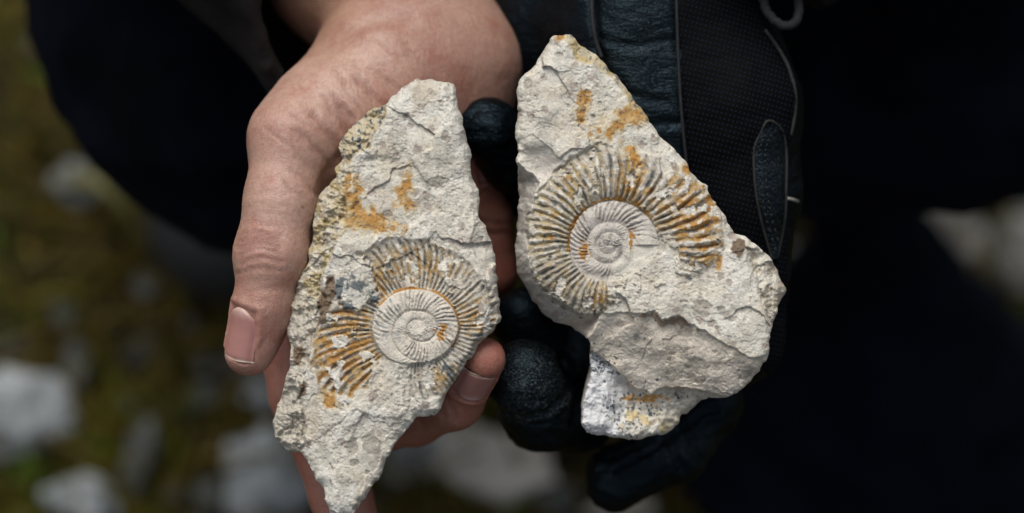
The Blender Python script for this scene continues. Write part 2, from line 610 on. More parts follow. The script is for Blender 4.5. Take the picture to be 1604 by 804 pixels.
def ground_material():
    m, nt, b = new_mat("moss_and_soil")
    c = coords(nt)
    n1 = N(nt, "ShaderNodeTexNoise", Scale=0.012, Detail=6.0, Roughness=0.65)
    n2 = N(nt, "ShaderNodeTexNoise", Scale=0.045, Detail=6.0, Roughness=0.7)
    n3 = N(nt, "ShaderNodeTexNoise", Scale=0.3, Detail=5.0, Roughness=0.7)
    for n in (n1, n2, n3):
        nt.links.new(c, n.inputs["Vector"])
    soil = ramp(nt, n2.outputs["Fac"], (0.3, (0.007, 0.005, 0.002)), (0.6, (0.026, 0.018, 0.007)))
    moss = ramp(nt, n2.outputs["Fac"], (0.3, (0.012, 0.013, 0.002)), (0.65, (0.070, 0.058, 0.005)))
    col = mix(nt, ramp(nt, n1.outputs["Fac"], (0.46, 0.0), (0.56, 1.0)), soil, moss)
    col = mix(nt, 1.0, col, ramp(nt, n3.outputs["Fac"], (0.3, 0.5), (0.7, 1.4)), 'MULTIPLY')
    nt.links.new(col, b.inputs["Base Color"])
    b.inputs["Roughness"].default_value = 0.95
    bump_chain(nt, [(n2.outputs["Fac"], 0.01, 0.7), (n3.outputs["Fac"], 0.003, 0.8)], b)
    b.inputs["Specular IOR Level"].default_value = 0.12
    return m

def attr_material(name, rough=0.6, transl=0.0):
    m, nt, b = new_mat(name)
    n = N(nt, "ShaderNodeTexNoise", Scale=0.3, Detail=3.0)
    nt.links.new(coords(nt), n.inputs["Vector"])
    nt.links.new(mix(nt, 1.0, attr_color(nt), ramp(nt, n.outputs["Fac"], (0.3, 0.75), (0.7, 1.2)), 'MULTIPLY'), b.inputs["Base Color"])
    b.inputs["Roughness"].default_value = rough
    b.inputs["Specular IOR Level"].default_value = 0.12
    return m

M_ROCK = limestone_material()
M_SKIN = skin_material()
M_NAIL = nail_material()
M_LEATHER = leather_material("glove_leather", dust=1.0)
M_MESH = mesh_fabric_material()
M_JACKET = fabric_material("jacket_cloth", (0.014, 0.013, 0.0135), (0.036, 0.032, 0.033), 0.8, 0.8)
M_TROUSERS = fabric_material("trouser_cloth", (0.0010, 0.0014, 0.0030), (0.0042, 0.0058, 0.0118), 0.6, 0.95)
M_BOOT = plain_material("boot_leather", (0.010, 0.010, 0.011), 0.6)
M_THREAD = plain_material("pale_thread", (0.20, 0.19, 0.17), 0.9)
M_PIPING = plain_material("grey_piping", (0.007, 0.0075, 0.0075), 0.8, 0.85, 0.35)
M_CORD = plain_material("dark_cord", (0.003, 0.004, 0.006), 0.8)
M_GROUND = ground_material()
M_GRASS = attr_material("grass_blades", 0.55)
M_STONE = [stone_material("pale_grey_stone", (0.13, 0.142, 0.146), (0.40, 0.425, 0.43)),
           stone_material("cream_stone", (0.26, 0.24, 0.195), (0.60, 0.56, 0.49)),
           stone_material("dull_grey_stone", (0.04, 0.042, 0.038), (0.12, 0.125, 0.115))]

# ------------------------------------------------------------------ ground
def ground_at(px, py):
    """where the photo's line of sight through px, py meets the ground plane"""
    d = FR.to_3x3() @ Vector(((px - 802) * PXS, -(py - 402) * PXS, -DIST))
    o = FR @ Vector((0, 0, DIST / 1000))
    return o + d * (-o.z / d.z)

def ground_height(p):
    near = np.exp(-(np.hypot(p[:, 0], p[:, 1] - 0.3) / 2.5) ** 2)
    return (fbm(p * 1000, 160, 4, 5) * 0.012) * (0.3 + 0.7 * near) + fbm(p * 1000, 2500, 2, 9) * 0.05 * (1 - near)

t_ = np.linspace(-1, 1, 261)
gx = np.sign(t_) * (np.abs(t_) * 1.3 + np.abs(t_) ** 7 * 120)
X, Y = np.meshgrid(gx, gx + 0.3, indexing='ij')
GV = np.stack([X.ravel(), Y.ravel()], 1)
GV = np.concatenate([GV, ground_height(GV)[:, None] - 0.006], 1)
ii, jj = np.meshgrid(np.arange(260), np.arange(260), indexing='ij')
GF = np.stack([ii * 261 + jj, (ii + 1) * 261 + jj, (ii + 1) * 261 + jj + 1, ii * 261 + jj + 1], -1).reshape(-1, 4)
tag(mesh_obj("ground", GV, GF, M_GROUND, mm=False), kind="structure")

# ------------------------------------------------------------------ fossil rocks
def rough_outline(pts, step=4.0, amp=2.0, seed=0):
    A = np.asarray(pts, float); out = []
    for a, b in zip(A, np.roll(A, -1, 0)):
        n = max(1, int(np.hypot(*(b - a)) / step))
        out.append(a + (b - a) * (np.arange(n) / n)[:, None])
    q = np.concatenate(out)
    t = np.roll(q, -1, 0) - np.roll(q, 1, 0)
    nrm = np.stack([t[:, 1], -t[:, 0]], 1) / np.maximum(np.hypot(*t.T), 1e-6)[:, None]
    return q + nrm * (amp * fbm(q, 22, 4, seed, 0.6))[:, None]

def spiral(p, cx, cy, table, turn, sx=1.0):
    """whorl coordinates: table = seam radius at successive quarter turns, starting at the right of the centre;
    turn=+1 opens anticlockwise in the photo. returns whorl index, 0..1 across the whorl, running angle, width"""
    dx, dy = p[:, 0] - cx, -(p[:, 1] - cy)
    r = np.hypot(dx, dy); a = np.arctan2(dy, dx) * turn
    a = np.mod(a, 2 * math.pi)
    tab = np.asarray(table, float); ks = np.arange(len(tab)) * math.pi / 2
    nw = int(len(tab) / 4)
    R = np.stack([np.interp(a + 2 * math.pi * k, ks, tab) for k in range(nw)], 1)
    n = (r[:, None] > R).sum(1)                       # 0: inside the first seam
    lo = np.where(n > 0, np.take_along_axis(R, np.clip(n - 1, 0, nw - 1)[:, None], 1)[:, 0], 0)
    hi = np.take_along_axis(R, np.clip(n, 0, nw - 1)[:, None], 1)[:, 0]
    u = (r - lo) / np.maximum(hi - lo, 1)
    return n, u, a + 2 * math.pi * n, hi - lo, r

def make_rock(name, outline, height_fn, label, group, back, seed, amp=3.0):
    G = 0.21 / PXS                                   # grid step, photo px at the fossil plane
    poly = rough_outline(outline, 4.0, amp, seed)
    lo, hi = poly.min(0) - 2 * G, poly.max(0) + 2 * G
    xs = np.arange(lo[0], hi[0], G); ys = np.arange(lo[1], hi[1], G)
    gx_, gy_ = np.meshgrid(xs, ys, indexing='ij')
    p = np.stack([gx_.ravel(), gy_.ravel()], 1)
    d, nearest = poly_sdf(p, poly)
    nx, ny = len(xs), len(ys)
    inside = (d < -0.25 * G).reshape(nx, ny)
    cell = inside[:-1, :-1] & inside[1:, :-1] & inside[1:, 1:] & inside[:-1, 1:]
    # drop cells that hang on by less than an edge
    c0 = np.argwhere(cell)
    ids = np.arange(nx * ny).reshape(nx, ny)
    i, j = c0.T
    F = np.stack([ids[i, j], ids[i, j + 1], ids[i + 1, j + 1], ids[i + 1, j]], 1)
    u, inv = np.unique(F, return_inverse=True)
    F = inv.reshape(F.shape); p = p[u]; d = d[u]; nearest = nearest[u]
    # border loop
    e = np.concatenate([F[:, [0, 1]], F[:, [1, 2]], F[:, [2, 3]], F[:, [3, 0]]])
    key = np.sort(e, 1); key = key[:, 0] * (len(p) + 1) + key[:, 1]
    _, first, cnt = np.unique(key, return_index=True, return_counts=True)
    be = e[first[cnt == 1]]
    nxt = {}
    for a, b in be:
        nxt.setdefault(int(a), []).append(int(b))
    start = max(nxt, key=lambda k: p[k, 0]); loops = []; seen = set()
    loop = [start]; cur = nxt[start].pop()
    while cur != start and len(loop) < 20000:
        loop.append(cur)
        cur = nxt[cur].pop()
    loop = np.array(loop)
    p[loop] = nearest[loop]; d[loop] = 0
    h, colour, part = height_fn(p, d)
    k = PXS * (1 - h / DIST)
    V = np.stack([(p[:, 0] - 802) * k, -(p[:, 1] - 402) * k, h], 1)
    # sides and back: rings that run from the border to the back
    L = V[loop]; cen = L.mean(0)
    nl = len(loop); rings = [loop]; VV = [V]; FF = [F]; CC = [colour]; base = len(V)
    zb = back(to_px(L))
    cl = colour[loop]
    steps = [(0.004, 0.07), (-0.002, 0.16), (-0.015, 0.28), (-0.035, 0.42), (-0.06, 0.56), (-0.10, 0.70), (-0.17, 0.82), (-0.28, 0.91), (-0.45, 0.97), (-0.65, 1.0), (-0.85, 1.01)]
    for s, (sc_, tz) in enumerate(steps):
        q = cen + (L - cen) * (1 + sc_)
        q[:, 2] = L[:, 2] + (zb - L[:, 2]) * tz
        nn = fbm(q, 9.0, 4, seed + 3, 0.55)
        rad = (L - cen)[:, :2]; rad = rad / np.maximum(np.hypot(*rad.T), 1e-6)[:, None]
        w_ = min(1, tz * 4)
        q[:, :2] += rad * (nn * 1.1 * w_)[:, None]
        q[:, 2] += fbm(q, 7.0, 3, seed + 9) * 0.9 * w_
        VV.append(q); CC.append(cl * 0.35 + 0.65 * np.array([0.43, 0.395, 0.32]))
        rings.append(np.arange(nl) + base); base += nl
    VV.append(np.array([[cen[0], cen[1], zb.mean()]])); CC.append(np.array([[0.42, 0.37, 0.3]]))
    for a, b in zip(rings[:-1], rings[1:]):
        FF.append(np.stack([np.roll(a, -1), a, b, np.roll(b, -1)], 1))
    a = rings[-1]
    FF.append(np.stack([np.roll(a, -1), a, np.full(nl, base), np.full(nl, base)], 1))
    V = np.concatenate(VV); C = np.clip(np.concatenate(CC), 0.004, 0.85)
    Fq = np.concatenate(FF[:-1])
    part = np.concatenate([part, np.zeros(len(V) - len(part), int)])
    nrm = vert_normals(V, Fq)
    if nrm[len(p) // 2, 2] < 0:
        Fq = Fq[:, ::-1]; nrm = -nrm
    tri = FF[-1][:, [0, 1, 2]]
    root = bpy.data.objects.new(name, None)
    root.empty_display_size = 0.02
    COL.objects.link(root); root.matrix_world = FR
    tag(root, label, "fossil", group)
    fp = np.median(part[Fq], 1).astype(int)
    def build(nm, mask, parent):
        uu, ff = submesh(V, Fq, mask)
        return mesh_obj(nm, V[uu], ff, M_ROCK, parent, col=C[uu], normals=nrm[uu])
    build("rock_matrix", fp == 0, root)
    amm = build("ammonite", fp == 1, root)
    build("inner_whorl", fp == 2, amm)
    uu, ff = submesh(V, tri, np.ones(len(tri), bool))
    mesh_obj("back_face", V[uu], ff, M_ROCK, root, col=C[uu])
    return root

LIME = np.array([0.585, 0.552, 0.468])
PALE = np.array([0.66, 0.642, 0.582])
TAUPE = np.array([0.375, 0.34, 0.285])
OLIVE = np.array([0.37, 0.295, 0.15])
RUST = np.array([0.37, 0.185, 0.042])
BROWN = np.array([0.13, 0.082, 0.045])
SLATE = np.array([0.060, 0.085, 0.100])
CREAM = np.array([0.60, 0.52, 0.36])

def lerp(c, to, t):
    return c + (np.asarray(to) - c) * np.clip(t, 0, 1)[:, None]

def rock_skin(p, seed):
    """broken limestone relief in mm, and its mottled pigment"""
    mm_ = p * PXS
    rid, rid2, off, f1, f2 = voro2(mm_ + 1.3 * np.stack([fbm(mm_, 6, 3, seed + 1), fbm(mm_, 6, 3, seed + 2)], 1), 6.5, seed)
    facet = ((rid - 0.5) * off[:, 0] + (rid2 - 0.5) * off[:, 1]) * 1.5 + (rid - .5) * 0.35
    r2, r22, off2, _, _ = voro2(mm_ + 0.5 * np.stack([fbm(mm_, 2, 2, seed + 3), fbm(mm_, 2, 2, seed + 4)], 1), 2.1, seed + 8)
    facet2 = ((r2 - 0.5) * off2[:, 0] + (r22 - 0.5) * off2[:, 1]) * 0.55
    lf = fbm(mm_, 13, 5, seed + 15, 0.5) * 3.0
    fr = lf - np.floor(lf)
    step_ = np.floor(lf) + sstep(0.80, 1.0, fr)                # small broken ledges
    calm = sstep(-0.25, 0.35, fbm(mm_, 14, 2, seed + 16))      # some faces broke clean, some crumbled
    ra, rb_, offb, _, _ = voro2(mm_ + 2.0 * np.stack([fbm(mm_, 9, 3, seed + 40), fbm(mm_, 9, 3, seed + 41)], 1), 17.0, seed + 44)
    planes = ((ra - 0.5) * offb[:, 0] + (rb_ - 0.5) * offb[:, 1]) * 3.6
    h = 0.62 * planes + 0.15 * facet + (0.02 + 0.14 * calm) * facet2 + 0.9 * fbm(mm_, 18, 3, seed + 5) + (0.04 + 0.08 * calm) * fbm(mm_, 2.6, 4, seed + 6, 0.6) + (0.03 + 0.06 * calm) * fbm(mm_, 0.8, 2, seed + 7) + 0.19 * step_
    pits = sstep(0.35, 0.6, fbm(mm_, 1.3, 3, seed + 20)) * (0.08 + 0.2 * calm)
    h -= pits
    c = np.tile(LIME, (len(p), 1))
    c = lerp(c, PALE, sstep(-0.1, 0.5, fbm(mm_, 12, 3, seed + 11)) * 0.6)
    c = lerp(c, TAUPE, sstep(0.05, 0.6, fbm(mm_, 7, 4, seed + 12, 0.55)) * 0.5)
    c = c * (1 + 0.10 * fbm(mm_, 1.4, 4, seed + 13, 0.6))[:, None]
    c = lerp(c, np.array([0.50, 0.41, 0.29]), sstep(0.1, 0.7, fbm(mm_, 10, 4, seed + 14)) * 0.35)
    # clasts: small grey-brown grains
    g, g2, _, a1, a2 = voro2(mm_ + 0.5 * np.stack([fbm(mm_, 1.5, 2, seed + 30), fbm(mm_, 1.5, 2, seed + 31)], 1), 3.2, seed + 21)
    grain = (g > 0.74) * sstep(0.30, 0.22, a1 - 0.16 * (g2 - 0.3))
    c = lerp(c, np.array([0.35, 0.295, 0.25]), grain * (0.45 + 0.5 * g2))
    h -= grain * 0.08
    g, g2, _, a1, a2 = voro2(mm_, 1.1, seed + 23)
    c = lerp(c, np.array([0.24, 0.20, 0.17]), (g > 0.88) * sstep(0.36, 0.2, a1) * 0.55)
    c = lerp(c, np.array([0.75, 0.74, 0.72]), (g < 0.05) * sstep(0.4, 0.2, a1) * 0.5)
    return h, c, mm_

def patchy(mask, mm_, seed, scale=3.0, soft=0.16):
    n = 0.5 + 0.55 * fbm(mm_, scale, 4, seed, 0.52)
    return sstep(-soft, soft, mask - n) * sstep(0.06, 0.22, mask)

def ribs(ph, u, mm_, seed):
    """worn ribs: uneven spacing, height and length, broken here and there"""
    ph = ph + 0.16 * noise3(np.stack([ph * 0.37, u * 0.6], 1), seed) + 0.10 * noise3(np.stack([ph * 0.9, u * 1.2], 1), seed + 1)
    k = np.floor(ph + 0.5)
    hh = _hash(k.astype(np.int64), k.astype(np.int64) * 0, k.astype(np.int64) * 0, seed)
    r1 = (hh & 1023) / 1023.0; r2_ = ((hh >> 10) & 1023) / 1023.0
    fr = np.abs(ph - k) * 2
    rib = np.clip(1 - fr ** 1.25, 0, 1)
    brk = sstep(-0.35, 0.05, fbm(np.stack([ph * 1.0, u * 3.5], 1), 1.0, 3, seed + 2) + 0.25 * fbm(mm_, 2.0, 3, seed + 3) + 0.12)
    amp = (0.45 + 0.65 * r1) * (0.30 + 0.70 * brk)
    end = sstep(0.0, 0.10, 0.84 + 0.16 * r2_ - u)
    return rib, amp * end, k

def streaks(c, om, stain, groove, ph, u, mm_, seed):
    """iron stain that runs along the ribs"""
    q = np.stack([ph * 1.3, u * 3.2], 1)
    n = fbm(q, 1.0, 3, seed + 50) * 0.6 + 0.45 * fbm(mm_, 1.6, 4, seed + 51, 0.6)
    t = stain * (0.70 + 0.5 * groove) - 0.47 - 0.60 * n
    c = lerp(c, np.array([0.38, 0.255, 0.10]), om * sstep(-0.30, 0.15, t) * sstep(.05, .25, stain) * 0.85)
    c = lerp(c, RUST, om * sstep(0.0, 0.32, t) * sstep(.05, .25, stain) * 0.9)
    c = lerp(c, np.array([0.19, 0.085, 0.022]), om * sstep(0.15, 0.45, t) * sstep(.35, .8, groove) * 0.85)
    return c

def region(p, poly, wob, seed):
    d, _ = poly_sdf(p + wob * np.stack([fbm(p, 26, 4, seed), fbm(p, 26, 4, seed + 1)], 1), poly)
    return -d                                                # positive inside

OUT1 = [(650,127),(674,124),(693,131),(711,132),(715,147),(724,193),(730,215),(737,245),(739,276),(750,297),(752,345),(765,367),
        (774,395),(777,436),(781,470),(785,497),(775,514),(749,542),(724,576),(707,605),(696,622),(692,641),(679,650),(652,654),
        (633,675),(619,694),(610,710),(592,752),(569,784),(553,804),(530,812),(520,804),(510,782),(508,766),(495,752),(490,734),
        (479,720),(470,709),(452,707),(434,693),(429,664),(434,639),(443,616),(449,589),(456,571),(454,544),(449,517),(447,494),
        (458,467),(464,441),(485,411),(483,391),(492,363),(492,328),(503,302),(527,278),(525,262),(535,249),(532,228),(546,204),
        (564,186),(586,171),(607,162),(611,155),(628,138)]

def height1(p, d):
    h, c, mm_ = rock_skin(p, 100)
    part = np.zeros(len(p), int)
    edge = -d
    X, Y = p.T
    h += -0.010 * (X - 640) * 0.3 - 0.004 * (Y - 450)
    # ammonite
    cx, cy = 654, 514
    n, u, a, wid, r = spiral(p, cx, cy, [12, 13, 16, 19, 31, 26, 36, 52, 64, 64, 64, 64], +1)
    ang = np.degrees(np.mod(np.arctan2(-(Y - cy), X - cx), 2 * math.pi))
    r_in = np.interp(ang, [0, 45, 90, 135, 180, 225, 270, 315, 360], [64, 62, 60, 66, 71, 66, 54, 58, 64])
    reach = np.interp(ang, [0, 45, 90, 135, 180, 200, 220, 250, 270, 300, 330, 360], [131, 133, 145, 152, 165, 180, 183, 150, 122, 118, 124, 131]) + 7 * fbm(mm_, 7, 3, 139)
    inner = r < r_in
    lo_ = np.where(n == 1, r - u * wid, 0)
    R1 = np.interp(np.radians(ang), np.arange(5) * math.pi / 2, [31, 26, 36, 52, 64])
    uin = np.where(r > R1, (r - R1) / np.maximum(r_in - R1, 2), u)
    wid = np.where(r > R1, r_in - R1, wid)
    u = np.where(inner, uin, (r - r_in) / (reach - r_in))
    outer = (~inner) & (u < 1)
    # cover of matrix over some of the outer whorl
    cover = np.maximum.reduce([blob(p, 548, 440, 38, 55, -35) * 1.2, blob(p, 590, 640, 55, 40), blob(p, 650, 640, 60, 30) * 0.8,
                               blob(p, 608, 590, 30, 46, 30) * 1.25, blob(p, 500, 450, 40, 60) * 1.2])
    vis = 1 - sstep(0.40, 0.62, cover + 0.22 * fbm(mm_, 3.2, 4, 141))
    flake = sstep(0.24, 0.38, fbm(mm_, 5.0, 4, 147, 0.55) - 0.10)
    vis = vis * (1 - flake)
    om = outer * vis * sstep(1.0, 0.93, u + 0.04 * fbm(mm_, 2.5, 3, 142))
    ph = (a - 0.16 * (u - 0.2) ** 2 + 0.022 * fbm(mm_, 7, 2, 143)) * 72 / (2 * math.pi)
    rib, ramp_, _ = ribs(ph, u, mm_, 145)
    worn = sstep(-.45, .25, fbm(mm_, 5, 4, 144))
    strength = (0.55 + 0.45 * worn) * ramp_ * sstep(0.0, 0.07, u)
    pale_ribs = sstep(225, 260, ang)                          # lower side: flattened, chalky
    hout = -1.3 * sstep(0, .06, u) * sstep(1.0, 0.8, u) + 0.5 * np.sin(np.clip(u, 0, 1) * math.pi) + (rib - 0.5) * (1.25 - 0.45 * pale_ribs) * strength + 0.16 * fbm(mm_, 1.2, 3, 146)
    h = h * (1 - 0.6 * om) + om * hout - 0.35 * outer * flake
    # inner disc, a raised plate with its own ribs
    ph2 = (a + 0.22 * u + 0.03 * fbm(mm_, 4, 2, 150)) * 46 / (2 * math.pi)
    rib2, ra2, _ = ribs(ph2, u * 0.8, mm_, 153)
    rib2 = 1 - (1 - rib2) ** 2.2
    cov2 = sstep(0.40, 0.70, np.maximum(blob(p, 606, 545, 36, 40, 40), 0.8 * blob(p, 654, 514, 16, 16)) + 0.22 * fbm(mm_, 3, 3, 151))
    fill2 = sstep(0.0, 0.4, fbm(mm_, 5, 3, 154)) * 0.75
    ra2 = ra2 * (1 - fill2)
    amp2 = np.clip(wid / 30.0, 0.15, 1) * 1.1 * (1 - cov2) * ra2
    hin = 0.55 - 0.35 * sstep(70, 10, r) + 0.45 * np.sin(np.clip(u, 0, 1) * math.pi) * np.clip(wid / 30, 0.2, 1) + (rib2 - 0.5) * amp2 * sstep(0, 0.12, u) * sstep(1, .88, u)
    hin -= 0.5 * sstep(0.14, 0.0, u) * (r > 14)
    im = inner.astype(float)
    h = np.where(inner, h * 0.5 + hin, h)
    part[outer] = 1
    part[inner] = 2
    # left ledge, lower and stepped back
    s = region(p, [(607,158),(606,188),(590,210),(583,236),(553,241),(547,270),(540,302),(543,345),(530,380),(518,406),(504,441),(510,480),(496,517),
                   (488,549),(479,576),(472,598),(474,639),(477,675),(474,720),(400,760),(380,420),(450,150)], 5.0, 160)
    ledge = sstep(0, 5, s)
    h -= ledge * (1.3 + 0.085 * np.clip(s, 0, 80) + 1.9 * fbm(mm_, 5, 4, 161, .6) + 0.8 * np.abs(fbm(mm_, 2.2, 3, 163)))
    # smooth scoop above the fossil and a broken plate
    s2 = region(p, [(560,245),(640,232),(700,330),(640,360),(600,352),(548,330)], 6, 170)
    h -= 0.8 * sstep(0, 12, s2) * (Y > 200)
    # right bevel strip
    s3 = region(p, [(739,354),(735,389),(746,406),(759,432),(764,460),(766,483),(749,529),(722,567),(700,606),(690,640),(840,640),(840,340),(765,340)], 3, 180)
    h -= sstep(0, 3, s3) * 0.5 + np.clip(s3, 0, 60) * 0.085
    s4 = region(p, [(708,120),(712,147),(717,193),(722,230),(731,270),(740,310),(743,350),(800,350),(800,120)], 3, 183)
    h -= np.clip(s4, 0, 40) * 0.12
    # rusty break line along the lower part, falling away to the tip
    s5 = region(p, [(560,640),(610,655),(650,640),(700,640),(640,830),(480,830),(480,700),(520,660)], 6, 190)
    h -= np.clip(s5, 0, 150) * 0.012 + 0.5 * sstep(0, 6, s5)
    # chipped border
    h -= 2.0 * np.exp(-edge * PXS / 0.8) * (0.7 + 0.8 * fbm(mm_, 3, 3, 191)) + 1.1 * np.exp(-edge * PXS / 2.6)
    # ---- pigment
    groove = 1 - rib
    stain = np.maximum.reduce([0.95 * blob(p, 535, 560, 62, 60), 0.50 * blob(p, 650, 415, 95, 40), 0.6 * blob(p, 596, 440, 22, 50), 0.7 * blob(p, 545, 500, 45, 45),
                               0.55 * blob(p, 745, 500, 38, 40), 0.5 * blob(p, 690, 590, 35, 30), 0.6 * blob(p, 540, 620, 60, 22)])
    c = lerp(c, TAUPE * 1.02, om * 0.5)
    c = lerp(c, np.array([0.17, 0.135, 0.09]), om * groove * np.clip(ramp_, 0, 1) * 0.8 * (1 - 0.6 * pale_ribs))
    c = lerp(c, np.array([0.36, 0.25, 0.11]), om * np.clip(stain * 1.2, 0, 1) * (0.25 + 0.6 * groove) * (0.5 + 0.5 * sstep(-.4, .3, fbm(mm_, 3, 3, 207))))
    c = streaks(c, om, stain, groove, ph, u, mm_, 200)
    c = lerp(c, SLATE, om * patchy(0.50 * groove * np.ones(len(p)), mm_, 202, 2.6, .08) * 0.7)
    c = lerp(c, PALE, om * (rib > .6) * sstep(0.1, 0.6, fbm(mm_, 2.5, 3, 203)) * 0.6)
    c = lerp(c, np.array([0.60, 0.55, 0.47]), im * 0.75)
    c = lerp(c, TAUPE * 0.8, im * (1 - rib2) * (1 - cov2) * ra2 * 0.8 * sstep(6, 14, wid))
    c = lerp(c, SLATE * 2.2, im * (1 - rib2) * patchy(0.62 * (blob(p, 610, 510, 30, 40) + blob(p, 695, 508, 22, 22)), mm_, 204, 2.0))
    c = lerp(c, RUST, im * patchy(0.75 * blob(p, 692, 520, 14, 14), mm_, 205, 1.3))
    seam = np.exp(-((r - r_in - 1) / 3.0) ** 2) * ((ang < 150) | (ang > 330))
    c = lerp(c, RUST, patchy(0.85 * seam, mm_, 206, 3) * (1 - im))
    for (bx, by, rx, ry, an, st) in ((572, 345, 38, 16, 10, 1.05), (632, 297, 10, 26, 20, 1.0), (640, 318, 9, 14, 0, .9), (557, 318, 12, 40, 5, .8), (515, 628, 9, 14, -40, 1.2), (600, 357, 40, 8, 5, .6), (545, 290, 7, 30, 0, .8)):
        c = lerp(c, np.array([0.50, 0.38, 0.18]), patchy(1.15 * st * blob(p, bx, by, rx * 1.25, ry * 1.25, an), mm_, 210 + int(bx), 2.4, .45) * 0.7)
        m_ = 0.92 * patchy(st * blob(p, bx, by, rx, ry, an), mm_, 210 + int(bx), 2.4, .24)
        c = lerp(c, RUST * 1.15, m_); h -= 0.15 * m_
        c = lerp(c, SLATE, m_ * sstep(0.35, 0.5, fbm(mm_, 0.9, 2, 220)))
    for (bx, by, rx, ry) in ((531, 452, 12, 26), (562, 446, 20, 16), (585, 470, 10, 14), (545, 480, 22, 8), (700, 580, 10, 12)):
        c = lerp(c, SLATE, patchy(0.8 * blob(p, bx, by, rx, ry, 30), mm_, 260 + int(bx), 1.8, .15) * 0.85)
    ol = sstep(-2, 6, s)
    up = sstep(520, 440, Y)
    c = lerp(c, OLIVE * 1.1, ol * up * (0.25 + 0.7 * sstep(-.35, .35, fbm(mm_, 4, 4, 221))))
    c = lerp(c, np.array([0.42, 0.38, 0.31]), ol * (1 - up) * 0.7)
    c = lerp(c, CREAM * 0.8, ol * sstep(255, 235, Y) * 0.7)
    c = lerp(c, SLATE * 1.2, ol * sstep(0.30, 0.5, fbm(mm_, 1.5, 3, 222)) * (0.85 * sstep(260, 235, Y) + 0.25))
    for poly in ([(508,432),(528,430),(526,462),(510,500),(496,520),(500,470)], [(458,545),(474,540),(482,552),(470,575),(458,572)], [(468,598),(484,597),(484,620),(470,625)]):
        m_ = sstep(-2, 3, region(p, poly, 5, 230))
        c = lerp(c, BROWN, m_ * 0.9); h += 0.6 * m_ * fbm(mm_, 1.6, 3, 231)
    crack = line_dist(p + 3 * np.stack([fbm(p, 15, 3, 240), fbm(p, 15, 3, 241)], 1), [(504,441),(496,517),(480,576),(473,620),(476,675),(475,705)])
    h -= 0.9 * np.exp(-(crack * PXS / 0.35) ** 2)
    for (bx, by, rx, ry, an) in ((582, 697, 14, 20, -35), (552, 700, 10, 14, 0), (697, 213, 6, 10, 10), (685, 285, 18, 8, -10), (555, 725, 8, 6, 0), (575, 740, 4, 4, 0), (607, 335, 7, 6, 0), (622, 745, 4, 3, 0)):
        m_ = sstep(0.32, 0.5, blob(p, bx, by, rx, ry, an) + 0.2 * fbm(mm_, 1.8, 3, 250))
        c = lerp(c, TAUPE * 0.85, m_ * 0.8); h -= 0.25 * m_
    return h, c, part

OUT2 = [(865,58),(878,54),(894,56),(907,67),(929,85),(945,95),(954,108),(968,122),(984,143),(997,163),(1013,179),(1023,198),(1039,221),
        (1059,234),(1073,255),(1084,272),(1104,290),(1118,314),(1139,345),(1150,365),(1171,373),(1195,391),(1212,412),(1223,436),(1231,456),
        (1220,476),(1217,495),(1206,516),(1206,556),(1196,569),(1191,582),(1175,598),(1155,616),(1133,624),(1110,621),(1091,636),(1068,649),
        (1065,663),(1042,678),(1016,683),(1007,689),(978,687),(952,682),(919,679),(911,663),(912,647),(916,621),(923,595),(926,569),(925,547),
        (923,531),(900,514),(872,503),(856,495),(838,474),(824,453),(819,436),(807,415),(807,387),(812,359),(812,335),(814,310),(812,276),
        (810,248),(811,234),(810,208),(811,176),(810,150),(811,129),(826,116),(840,103),(848,85),(858,71)]

